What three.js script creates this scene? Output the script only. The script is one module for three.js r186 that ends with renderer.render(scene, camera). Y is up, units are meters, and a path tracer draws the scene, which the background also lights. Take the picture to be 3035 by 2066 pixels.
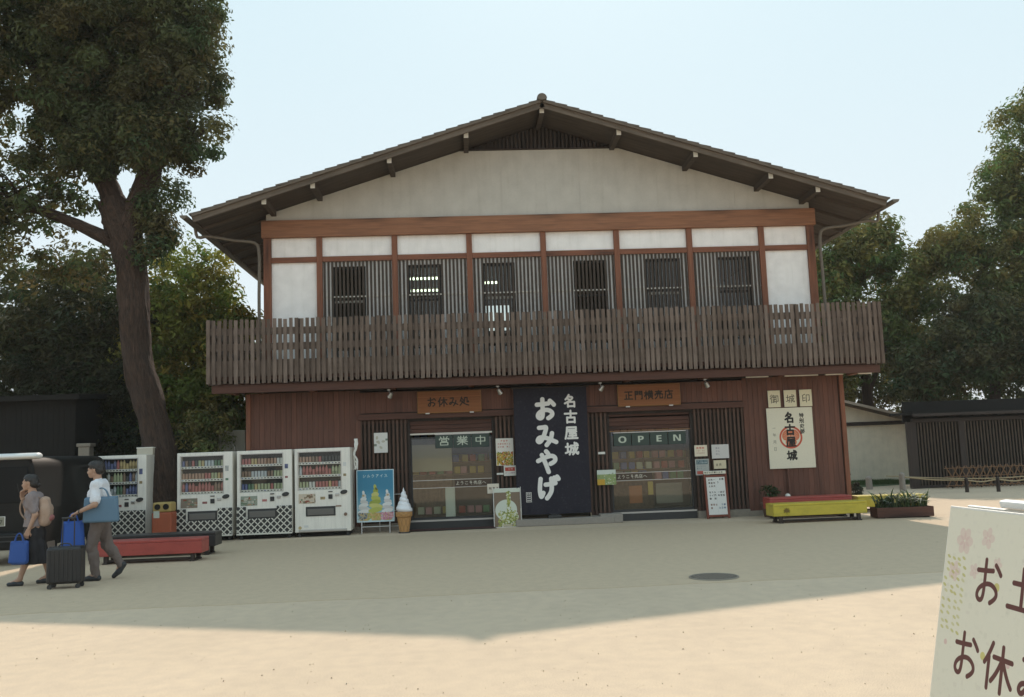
import * as THREE from 'three';
import { createNoise2D, createNoise3D } from 'simplex-noise';
import { mergeGeometries, mergeVertices } from 'three/addons/utils/BufferGeometryUtils.js';
import { RoundedBoxGeometry } from 'three/addons/geometries/RoundedBoxGeometry.js';

// ------------------------------------------------------------------ camera, sky, sun, exposure
const scene = new THREE.Scene();
const camera = new THREE.PerspectiveCamera(41.48, 1024 / 697, 0.1, 900);
camera.position.set(-1.893, 1.638, 20.749);
{ // yaw to the right, pitch up, a slight roll of the hand-held camera
  const yaw = 0.0526, pitch = 0.1111, roll = -0.0366;
  const fw = new THREE.Vector3(Math.sin(yaw) * Math.cos(pitch), Math.sin(pitch), -Math.cos(yaw) * Math.cos(pitch));
  const r0 = new THREE.Vector3(Math.cos(yaw), 0, Math.sin(yaw)), u0 = new THREE.Vector3().crossVectors(r0, fw);
  const r = r0.clone().multiplyScalar(Math.cos(roll)).addScaledVector(u0, Math.sin(roll));
  const u = u0.clone().multiplyScalar(Math.cos(roll)).addScaledVector(r0, -Math.sin(roll));
  camera.quaternion.setFromRotationMatrix(new THREE.Matrix4().makeBasis(r, u, fw.clone().negate()));
}
camera.updateMatrixWorld();
const renderer = new THREE.WebGLRenderer();
renderer.toneMapping = THREE.LinearToneMapping;
renderer.toneMappingExposure = 1.72;
scene.fog = new THREE.FogExp2(new THREE.Color().setRGB(0.9, 0.88, 0.82), 0.0006); // thin fog added to lift dark tones, standing in for lens flare veil
renderer.shadowMap.enabled = true;
const toSun = new THREE.Vector3(1.83, 9.42, -11.2).normalize();
{ // hazy summer sky: near white low down, pale blue overhead, brighter round the sun
  const w = 512, h = 256, d = new Float32Array(w * h * 4), v = new THREE.Vector3();
  for (let j = 0; j < h; j++) for (let i = 0; i < w; i++) {
    const el = ((j + 0.5) / h - 0.5) * Math.PI, az = ((i + 0.5) / w - 0.5) * Math.PI * 2;
    v.set(Math.cos(el) * Math.cos(az), Math.sin(el), Math.cos(el) * Math.sin(az));
    const s = Math.max(0, Math.sin(el)), k = Math.pow(1 - s, 2.2), g = Math.max(0, v.dot(toSun)), glow = 0.035 * Math.pow(g, 6) + 0.09 * Math.pow(g, 40);
    const o = (j * w + i) * 4;
    d[o] = 0.355 + 0.17 * k + glow; d[o + 1] = 0.482 + 0.075 * k + glow * 0.75; d[o + 2] = 0.54 + 0.035 * k + glow * 0.55; d[o + 3] = 1;
    if (el < 0) { d[o] = 0.3; d[o + 1] = 0.28; d[o + 2] = 0.25; }
  }
  const t = new THREE.DataTexture(d, w, h, THREE.RGBAFormat, THREE.FloatType);
  t.mapping = THREE.EquirectangularReflectionMapping; t.magFilter = THREE.LinearFilter; t.minFilter = THREE.LinearFilter; t.needsUpdate = true;
  scene.background = t; scene.environment = t;
}
const sun = new THREE.DirectionalLight(0xffeedd, 2.25);
sun.position.copy(toSun).multiplyScalar(60); sun.castShadow = true; sun.shadow.radius = 1.6;
sun.shadow.mapSize.set(4096, 4096); sun.shadow.bias = -0.0004;
Object.assign(sun.shadow.camera, { left: -32, right: 32, top: 32, bottom: -32, near: 1, far: 140 });
scene.add(sun, sun.target);

// ------------------------------------------------------------------ small helpers
const rng = (seed) => () => { seed = (seed + 0x6d2b79f5) | 0; let t = Math.imul(seed ^ (seed >>> 15), 1 | seed); t = (t + Math.imul(t ^ (t >>> 7), 61 | t)) ^ t; return ((t ^ (t >>> 14)) >>> 0) / 4294967296; };
const R = rng(7), rnd = (a, b, f = R) => a + (b - a) * f();
const n2 = createNoise2D(rng(11)), n3 = createNoise3D(rng(12));
const fbm = (x, y, o = 4) => { let s = 0, a = 0.5; for (let i = 0; i < o; i++) { s += a * n2(x, y); x = x * 2.03 + 7.1; y = y * 2.03 - 3.7; a *= 0.5; } return s; };
const clamp = (x, a = 0, b = 1) => Math.min(b, Math.max(a, x)), lerp = (a, b, t) => a + (b - a) * t;
const V = (x, y, z) => new THREE.Vector3(x, y, z);
const used = new Map();
const numbered = (n) => { const k = used.get(n) ?? 0; used.set(n, k + 1); return k ? `${n}_${String(k).padStart(3, '0')}` : n; };
function tag(o, label, category, group, kind) { if (label) o.userData.label = label; if (category) o.userData.category = category; if (group) o.userData.group = group; if (kind) o.userData.kind = kind; return o; }
function thing(name, label, category, pos = [0, 0, 0], turn = 0, group) { const o = new THREE.Group(); o.name = numbered(name); o.position.set(...pos); o.rotation.y = turn; scene.add(o); return tag(o, label, category, group); }
function structure(name, geo, m) { const o = new THREE.Mesh(geo, m); o.name = numbered(name); o.castShadow = o.receiveShadow = true; scene.add(o); o.userData.kind = 'structure'; return o; }
function part(name, geo, m, parent, pos, rot) { const o = new THREE.Mesh(geo, m); o.name = numbered(name); if (pos) o.position.set(...pos); if (rot) o.rotation.set(...rot); o.castShadow = o.receiveShadow = true; parent.add(o); return o; }
function node(name, parent, pos, rot) { const o = new THREE.Group(); o.name = numbered(name); if (pos) o.position.set(...pos); if (rot) o.rotation.set(...rot); parent.add(o); return o; }
// texture coordinates in metres, each face along its own plane; turn swaps u and v, shift moves the pattern
function uvm(g, turn = false, su = 0, sv = 0) {
  const p = g.attributes.position, n = g.attributes.normal, uv = new Float32Array(p.count * 2);
  for (let i = 0; i < p.count; i++) {
    const ax = Math.abs(n.getX(i)), ay = Math.abs(n.getY(i)), az = Math.abs(n.getZ(i));
    let u, v;
    if (az >= ax && az >= ay) { u = p.getX(i); v = p.getY(i); } else if (ax >= ay) { u = p.getZ(i); v = p.getY(i); } else { u = p.getX(i); v = p.getZ(i); }
    if (turn) [u, v] = [v, u];
    uv[i * 2] = u + su; uv[i * 2 + 1] = v + sv;
  }
  return g.setAttribute('uv', new THREE.BufferAttribute(uv, 2));
}
const box = (w, h, d, turn, s = R() * 9) => uvm(new THREE.BoxGeometry(w, h, d), turn, s, s * 1.7);
const rbox = (w, h, d, r = 0.01, turn, s = R() * 9) => uvm(new RoundedBoxGeometry(w, h, d, 2, Math.min(r, w / 2.01, h / 2.01, d / 2.01)), turn, s, s * 1.7);
const at = (g, x, y, z, rx = 0, ry = 0, rz = 0) => g.applyMatrix4(new THREE.Matrix4().compose(V(x, y, z), new THREE.Quaternion().setFromEuler(new THREE.Euler(rx, ry, rz)), V(1, 1, 1)));
const strip = (g) => { const o = g.index ? g.toNonIndexed() : g; for (const k of Object.keys(o.attributes)) if (!['position', 'normal', 'uv'].includes(k)) o.deleteAttribute(k); return o; };
const merge = (list) => mergeGeometries(list.map(strip));
const cyl = (r0, r1, h, seg = 16) => new THREE.CylinderGeometry(r0, r1, h, seg);
function bar(a, b, r, seg = 8) { // a round bar between two points
  const d = V(...b).sub(V(...a)), g = new THREE.CylinderGeometry(r, r, d.length(), seg), q = new THREE.Quaternion().setFromUnitVectors(V(0, 1, 0), d.clone().normalize());
  return g.applyMatrix4(new THREE.Matrix4().compose(V(...a).addScaledVector(d, 0.5), q, V(1, 1, 1)));
}
const tube = (pts, r, seg = 24, rad = 8) => new THREE.TubeGeometry(new THREE.CatmullRomCurve3(pts.map((p) => V(...p))), seg, r, rad);

// ------------------------------------------------------------------ materials
function texture(w, h, fn, srgb = false) {
  const d = new Uint8Array(w * h * 4);
  for (let y = 0; y < h; y++) for (let x = 0; x < w; x++) { const c = fn(x / w, y / h), o = (y * w + x) * 4; d[o] = clamp(c[0]) * 255; d[o + 1] = clamp(c[1]) * 255; d[o + 2] = clamp(c[2]) * 255; d[o + 3] = 255; }
  const t = new THREE.DataTexture(d, w, h); t.wrapS = t.wrapT = THREE.MirroredRepeatWrapping; t.magFilter = THREE.LinearFilter; t.minFilter = THREE.LinearMipmapLinearFilter;
  if (srgb) t.colorSpace = THREE.SRGBColorSpace; t.needsUpdate = true; return t;
}
const rep = (t, u, v = u) => { const c = t.clone(); c.repeat.set(u, v); c.needsUpdate = true; return c; };
const woodRaw = texture(256, 512, (x, y) => { // grain runs along v
  const w = fbm(x * 3, y * 0.8, 3), a = 0.5 + 0.5 * Math.sin((x * 34 + w * 9) * 1.0), f = fbm(x * 60, y * 3 + 5, 3), knot = Math.exp(-Math.pow(Math.hypot((x - 0.62) * 9, (y - 0.37) * 5), 2));
  const b = 0.74 + 0.14 * a + 0.22 * f + 0.16 * fbm(x * 5 + 3, y * 1.5) - 0.4 * knot; return [b, b * 0.97, b * 0.94]; });
const weatherRaw = texture(256, 512, (x, y) => { const f = fbm(x * 40, y * 2, 4), s = fbm(x * 4 + 9, y * 3, 3), b = 0.76 + 0.3 * f + 0.28 * s; return [b, b * (0.98 + 0.03 * s), b * (0.96 + 0.06 * s)]; });
const paintRaw = texture(512, 512, (x, y) => { const f = fbm(x * 4, y * 4, 4), s = n2(x * 8, y * 120) > 0.72 ? 0.12 : 0, c = fbm(x * 26 + 4, y * 26, 3) > 0.52 ? 0.42 : 0, d = Math.max(0, fbm(x * 7 + 8, y * 2.2, 3)); const b = 0.95 + 0.08 * f - s - c - 0.28 * d; return [b, b * (1 + 0.05 * d), b * (1 + 0.1 * d + c * 0.5)]; });
const plasterRaw = texture(512, 512, (x, y) => { const f = fbm(x * 5, y * 5, 4), g = fbm(x * 60, y * 60, 2), st = Math.max(0, fbm(x * 14, y * 1.2 + 4, 3)); const b = 0.94 + 0.09 * f + 0.05 * g - 0.09 * st; return [b, b * 0.995, b * (0.985 - 0.02 * st)]; });
const speckRaw = texture(1024, 1024, (x, y) => { const f = fbm(x * 9, y * 9, 4), g = n2(x * 190, y * 190), k = n2(x * 420 + 5, y * 420), st = Math.max(0, n2(x * 90 + 3, y * 90) - 0.55); const b = 0.83 + 0.07 * f + 0.15 * g + 0.16 * k + 0.45 * st * (k > 0 ? 1 : -1); return [b, b * (0.99 + 0.01 * g), b * (0.97 - 0.02 * f)]; });
const grainRaw = texture(512, 512, (x, y) => { const b = 0.5 + 0.28 * n2(x * 120, y * 120) + 0.22 * n2(x * 260, y * 260); return [b, b, b]; });
const barkRaw = texture(256, 512, (x, y) => { const w = fbm(x * 6, y * 3), r = Math.abs(n2(x * 13 + w, y * 4.5 + w)), f = fbm(x * 40, y * 16, 3), p = fbm(x * 5 + 3, y * 5, 3); const b = 0.4 + 0.55 * Math.pow(r, 0.6) + 0.2 * f + 0.35 * p; return [b, b * (0.97 - 0.05 * p), b * (0.93 - 0.1 * p)]; });
const dirtRaw = texture(512, 512, (x, y) => { const f = fbm(x * 3, y * 3, 4), s = Math.max(0, fbm(x * 22, y * 1.6, 3)), g = n2(x * 200, y * 200); const b = 0.93 + 0.07 * f - 0.14 * s + 0.03 * g; return [b, b * 0.99, b * 0.965]; });
const std = (rgb, rough = 0.7, o = {}) => { const m = new THREE.MeshStandardMaterial({ roughness: rough, ...o }); m.color.setRGB(...rgb); return m; };
const wood = (rgb, o = {}) => std(rgb, 0.72, { map: rep(woodRaw, 1.6, 0.5), bumpMap: rep(woodRaw, 1.6, 0.5), bumpScale: 0.002, ...o });
const M = {
  wallWood: [0.16, 0.142, 0.178, 0.152].map((k) => wood([k, k * 0.41, k * 0.265])),
  post: wood([0.25, 0.095, 0.05]), beam: wood([0.33, 0.15, 0.078]), darkBeam: wood([0.11, 0.044, 0.028]),
  slat: [[0.19, 0.138, 0.108], [0.165, 0.118, 0.092], [0.22, 0.163, 0.132], [0.14, 0.098, 0.075]].map((c) => std(c, 0.85, { map: rep(weatherRaw, 2, 0.6), bumpMap: rep(weatherRaw, 2, 0.6), bumpScale: 0.002 })),
  lattice: std([0.07, 0.05, 0.038], 0.85, { map: rep(weatherRaw, 2, 0.6) }),
  latticeRed: [0.12, 0.1, 0.14].map((k) => std([k, k * 0.56, k * 0.4], 0.8, { map: rep(weatherRaw, 2, 0.6) })),
  soffit: std([0.085, 0.062, 0.046], 0.85, { map: rep(weatherRaw, 1.2, 0.3) }),
  barge: std([0.16, 0.125, 0.095], 0.8, { map: rep(weatherRaw, 1.5, 0.4) }),
  tile: std([0.16, 0.13, 0.105], 0.8, { map: rep(speckRaw, 0.7) }),
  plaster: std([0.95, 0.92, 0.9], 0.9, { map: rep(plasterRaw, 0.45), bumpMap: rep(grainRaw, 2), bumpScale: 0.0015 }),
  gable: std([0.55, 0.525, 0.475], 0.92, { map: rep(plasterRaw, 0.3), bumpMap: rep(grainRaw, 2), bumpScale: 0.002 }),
  lath: std([0.8, 0.76, 0.68], 0.8), gutter: std([0.13, 0.105, 0.078], 0.6), cap: std([0.66, 0.62, 0.55], 0.7),
  darkWood: wood([0.045, 0.03, 0.024]), interior: std([0.26, 0.185, 0.12], 0.9, { map: rep(plasterRaw, 0.4) }), interiorDark: std([0.06, 0.045, 0.035], 0.9),
  steel: std([0.5, 0.49, 0.47], 0.32, { metalness: 0.9 }), whitePaint: std([0.85, 0.82, 0.77], 0.45, { map: rep(dirtRaw, 0.6) }),
  vend: std([0.88, 0.84, 0.77], 0.38, { map: rep(dirtRaw, 0.55) }), black: std([0.008, 0.007, 0.006], 0.95), charcoal: std([0.035, 0.033, 0.032], 0.6),
  concrete: std([0.33, 0.29, 0.24], 0.9, { map: rep(speckRaw, 0.8), bumpMap: rep(grainRaw, 1), bumpScale: 0.003 }),
  stone: std([0.36, 0.32, 0.28], 0.9, { map: rep(speckRaw, 1.1), bumpMap: rep(grainRaw, 1.5), bumpScale: 0.004 }),
  glass: new THREE.MeshPhysicalMaterial({ color: 0xdfe6df, roughness: 0.03, transmission: 1, thickness: 0, ior: 1.8, side: THREE.DoubleSide }),
  clear: new THREE.MeshPhysicalMaterial({ color: 0xf4f6f4, roughness: 0.04, transmission: 1, thickness: 0, ior: 1.45, side: THREE.DoubleSide }),
  bark: std([0.09, 0.056, 0.041], 0.95, { map: rep(barkRaw, 1.1, 0.45), bumpMap: rep(barkRaw, 1.1, 0.45), bumpScale: 0.05 }),
  bamboo: std([0.28, 0.15, 0.075], 0.65, { map: rep(weatherRaw, 2, 2) }), rope: std([0.42, 0.33, 0.2], 0.9),
  paper: std([0.85, 0.83, 0.78], 0.8),
};
// ------------------------------------------------------------------ brush-written characters, stroke by stroke on a 100 x 100 field; ~ marks curved strokes
const GL = {
  お: '~12,30 38,29 64,26|~38,6 38,40 38,72 34,90 22,92 13,82 20,66 44,54 66,55 82,67 80,82 62,92|~72,14 82,22 90,32',
  み: '~18,16 36,15 52,12 46,34 32,68 18,82 8,74 16,60 36,58 60,66 94,82|~76,42 73,60 64,78 50,94',
  や: '~8,46 26,38 44,30 72,23 88,34 84,52 64,60|~46,4 54,12 58,22|~26,20 36,44 46,70 54,96',
  げ: '~16,8 10,46 12,78 18,92 26,70|~38,34 60,33 82,28|~64,8 66,40 62,72 42,94|~78,4 84,14|~91,0 97,10',
  よ: '~54,30 70,30 84,27|~52,6 52,40 52,72 42,90 24,90 18,78 30,68 54,72 86,90', う: '~34,8 48,12 64,14|~18,38 40,30 62,28 76,42 70,68 40,96',
  こ: '~22,22 50,26 78,20|~20,62 24,82 50,87 84,80', そ: '~26,12 48,11 72,10 14,48 50,44 88,42 56,52 44,70 54,88 76,92', へ: '~8,60 36,30 62,52 92,76',
  ア: '12,14 86,14 54,44|~50,28 46,62 20,94', イ: '~80,8 50,40 10,60|54,38 54,96', ス: '~18,14 76,14 54,56 10,92|54,54 90,90', シ: '16,16 32,26|10,42 26,52|~14,90 56,74 88,26', ル: '~30,14 28,60 8,92|54,10 54,86 90,54', ク: '~36,6 26,30 10,48|~32,22 82,22 70,60 26,94',
  名: '~42,4 34,22 18,38|~38,18 76,18 54,46 12,68|~34,34 54,44|34,56 34,94|34,58 80,58 80,94|34,90 80,90', 古: '8,26 92,26|50,4 50,54|24,54 24,94|24,56 78,56 78,94|24,89 78,89',
  屋: '20,10 84,10 84,28 20,28|~20,10 19,52 7,94|32,42 86,42|54,42 38,58 80,56|70,48 84,62|34,74 84,74|58,60 58,92|24,92 94,92',
  城: '6,36 34,36|20,12 20,76|4,82 38,70|42,28 94,28|~46,28 44,66 32,94|46,46 62,46 60,74 52,78|~70,6 74,56 82,84 94,94 95,78|~90,44 80,70 56,94|82,10 92,20',
  営: '20,4 26,18|46,2 48,16|76,2 68,18|12,36 12,24 88,24 88,36|30,36 70,36 70,54 30,54 30,36|20,64 80,64 80,92 20,92 20,64|50,54 46,64',
  業: '38,2 38,20|62,2 62,20|18,8 26,20|84,6 76,20|10,22 90,22|34,26 40,36|68,26 60,36|14,38 86,38|20,50 80,50|8,62 92,62|50,38 50,96|46,64 12,92|54,64 90,92', 中: '14,24 86,24 86,64 14,64 14,24|50,4 50,96',
  御: '22,4 6,22|24,24 4,48|16,40 16,94|40,6 32,22|36,16 62,16|30,34 64,34|48,16 48,84|48,56 62,56|36,50 36,86|30,88 64,80|70,96 70,16 92,16 92,76 80,76', 印: '40,8 14,20 14,84|14,50 42,50|14,82 44,74|54,96 54,16 88,16 88,76 74,76',
  土: '22,40 78,40|50,10 50,88|8,88 92,88', 産: '50,2 50,14|18,16 84,16|34,20 40,32|66,20 58,32|12,36 90,36|~20,36 17,66 6,94|40,44 30,60|34,54 84,54|36,74 80,74|58,42 58,92|24,94 92,94',
  休: '~30,6 20,30 6,48|20,34 20,96|36,32 94,32|64,8 64,96|~62,34 50,62 32,80|~66,34 78,62 96,80', 処: '~24,8 18,30 8,50|~22,26 44,26 32,64 6,92|~18,44 40,78 94,92|~56,14 56,44 46,68|56,14 80,14 80,60 94,60 94,50',
  正: '10,12 90,12|52,12 52,90|52,48 82,48|24,42 24,90|6,90 94,90', 門: '12,96 12,8 42,8 42,40 12,40|12,24 42,24|58,8 58,40 88,40|58,8 88,8 88,90 78,92|58,24 88,24',
  横: '4,28 38,28|22,6 22,96|22,34 4,66|24,36 38,52|46,16 92,16|58,4 58,30|80,4 80,30|40,32 96,32|48,42 90,42 90,74 48,74 48,42|48,58 90,58|69,32 69,74|58,78 44,94|80,78 94,94',
  売: '14,16 86,16|50,4 50,32|26,32 74,32|10,58 10,44 90,44 90,58|~38,54 34,78 10,94|62,54 62,88 92,88 92,74', 店: '50,2 50,14|14,16 92,16|~16,16 16,56 4,94|56,26 56,56|56,40 84,40|34,58 82,58 82,92 34,92 34,58',
  特: '16,10 8,34|8,28 40,28|26,6 26,96|4,62 40,50|52,20 88,20|70,4 70,38|44,38 96,38|46,58 94,58|78,42 78,92 68,88|52,68 60,80', 別: '12,8 46,8 46,34 12,34 12,8|6,48 50,48 48,92 38,90|~26,36 24,64 4,92|66,14 66,72|88,4 88,94 76,90',
  史: '14,22 86,22 86,52 14,52 14,22|~50,4 48,58 8,96|~22,60 50,84 92,96', 跡: '12,10 40,10 40,34 12,34 12,10|28,34 28,88|28,60 42,60|12,50 12,90|6,94 44,86|70,2 70,16|48,18 96,18|~62,20 60,60 48,88|78,20 78,84 68,80|52,38 46,60|88,36 96,56',
  一: '10,50 90,48', 月: '~24,8 24,60 12,94|24,8 78,8 78,92 66,88|24,36 78,36|24,62 78,62', 日: '22,8 78,8 78,94 22,94 22,8|22,50 78,50', 年: '~30,4 22,20 10,34|22,22 88,22|30,22 30,66|30,44 84,44|6,66 94,66|58,22 58,98',
};
// one brushed character into the square of side s with its top left corner at x, y
function glyph(c, ch, x, y, s, lw, sx = 1) {
  if (!GL[ch]) { c.font = `bold ${s}px sans-serif`; c.fillText(ch, x, y + s * 0.86); return; }
  c.lineWidth = lw; c.lineCap = 'round'; c.lineJoin = 'round';
  for (let st of GL[ch].split('|')) {
    const curve = st[0] === '~'; if (curve) st = st.slice(1);
    const p = st.split(' ').map((q) => { const [a, b] = q.split(',').map(Number); return [x + (a / 100) * s * sx, y + (b / 100) * s]; });
    c.beginPath(); c.moveTo(...p[0]);
    if (curve && p.length > 2) {
      for (let i = 1; i < p.length - 2; i++) c.quadraticCurveTo(...p[i], (p[i][0] + p[i + 1][0]) / 2, (p[i][1] + p[i + 1][1]) / 2);
      const k = p.length - 2; c.quadraticCurveTo(...p[k], ...p[k + 1]);
    } else for (const q of p.slice(1)) c.lineTo(...q);
    c.stroke();
  }
}
const across = (c, text, x, y, s, lw, gap = 1.06, sx = 1) => [...text].forEach((ch, i) => glyph(c, ch, x + i * s * gap, y, s, lw, sx));
const down = (c, text, x, y, s, lw, gap = 1.06, sx = 1) => [...text].forEach((ch, i) => glyph(c, ch, x, y + i * s * gap, s, lw, sx));
const scribble = (c, x, y, w, h, n, f) => { for (let i = 0; i < n; i++) { c.beginPath(); const a = x + f() * w, b = y + f() * h; c.moveTo(a, b); c.lineTo(a + (f() - 0.5) * w * 0.25, b + (f() - 0.5) * h * 0.3); c.stroke(); } };
// a printed face: canvas -> material
function printed(w, h, draw, rough = 0.75, o = {}) {
  const cv = document.createElement('canvas'); cv.width = w; cv.height = h; const c = cv.getContext('2d'); draw(c, w, h);
  const t = new THREE.CanvasTexture(cv); t.colorSpace = THREE.SRGBColorSpace; t.magFilter = THREE.LinearFilter; t.anisotropy = 8;
  return new THREE.MeshStandardMaterial({ map: t, roughness: rough, ...o });
}
function fill(c, w, h, color, f, n = 900, a = 0.05) { c.fillStyle = color; c.fillRect(0, 0, w, h); for (let i = 0; i < n; i++) { c.fillStyle = `rgba(${f() < 0.5 ? '20,12,6' : '255,250,235'},${f() * a})`; c.fillRect(f() * w, f() * h, 1 + f() * w * 0.03, 1 + f() * h * 0.02); } }
// ------------------------------------------------------------------ ground
{
  const gm = std([0.72, 0.57, 0.418], 0.95, { map: rep(speckRaw, 1 / 2.6), bumpMap: rep(grainRaw, 1 / 0.9), bumpScale: 0.0022, vertexColors: true });
  const S = 700, N = 280, p = [], uv = [], col = [], idx = [], warp = (t) => Math.sign(t) * Math.pow(Math.abs(t), 2.6) * S / 2;
  for (let j = 0; j <= N; j++) for (let i = 0; i <= N; i++) {
    const x = warp(i / N * 2 - 1), z = 4 + warp(j / N * 2 - 1);
    p.push(x, 0, z); uv.push(x, -z);
    const tyre = 0.02 * fbm(x * 1.6 + 3, z * 1.6 + 1, 3), k = 0.97 + 0.05 * fbm(x * 0.35, z * 0.35, 4) + 0.06 * fbm(x * 0.07 + 9, z * 0.07, 3) + tyre - 0.10 * Math.max(0, fbm(x * 0.9 + 20, z * 0.9, 3));
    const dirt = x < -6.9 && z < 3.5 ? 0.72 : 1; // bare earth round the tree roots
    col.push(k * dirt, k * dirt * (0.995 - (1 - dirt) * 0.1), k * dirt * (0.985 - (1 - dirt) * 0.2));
  }
  for (let j = 0; j < N; j++) for (let i = 0; i < N; i++) { const a = j * (N + 1) + i; idx.push(a, a + N + 1, a + 1, a + 1, a + N + 1, a + N + 2); }
  const g = new THREE.BufferGeometry();
  g.setAttribute('position', new THREE.Float32BufferAttribute(p, 3)); g.setAttribute('uv', new THREE.Float32BufferAttribute(uv, 2)); g.setAttribute('color', new THREE.Float32BufferAttribute(col, 3)); g.setIndex(idx); g.computeVertexNormals();
  const o = structure('ground', g, gm); tag(o, 'beige compacted plaza ground in front of the shop');
  // the asphalt strip along the shop front, a shade greyer, with a worn edge
  const sh = new THREE.Shape(); const top = [], f = rng(5);
  for (let x = -16; x <= 7.4; x += 0.4) top.push([x, -(9.75 + 0.10 * fbm(x * 0.6, 2, 3) - (x > 0 ? 0.02 * x : 0))]);
  sh.moveTo(-16, -1.4); for (const q of top) sh.lineTo(...q); sh.lineTo(7.4, -4.2); sh.lineTo(7.1, -1.4); sh.closePath();
  const ag = new THREE.ExtrudeGeometry(sh, { depth: 0.02, bevelEnabled: false }).rotateX(-Math.PI / 2).translate(0, -0.02, 0); uvm(ag);
  const am = std([0.645, 0.5, 0.35], 0.95, { map: rep(speckRaw, 1 / 1.9), bumpMap: rep(grainRaw, 1 / 0.8), bumpScale: 0.0022 });
  const a2 = structure('pavement', ag, am); a2.position.y = 0.004; tag(a2, 'greyer asphalt strip along the shop front');
  // grass bank below the white house
  const gb = new THREE.ShapeGeometry(new THREE.Shape([[8.6, 10.0], [11.6, 10.0], [13.2, 10.6], [14.6, 11.4], [15.2, 14.3], [8.6, 14.3]].map((q) => new THREE.Vector2(...q)))).rotateX(-Math.PI / 2); uvm(gb);
  const b2 = structure('lawn', gb, std([0.06, 0.1, 0.03], 1, { map: rep(speckRaw, 0.8) })); b2.position.y = 0.006; tag(b2, 'green lawn strip below the white house');
}

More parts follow.
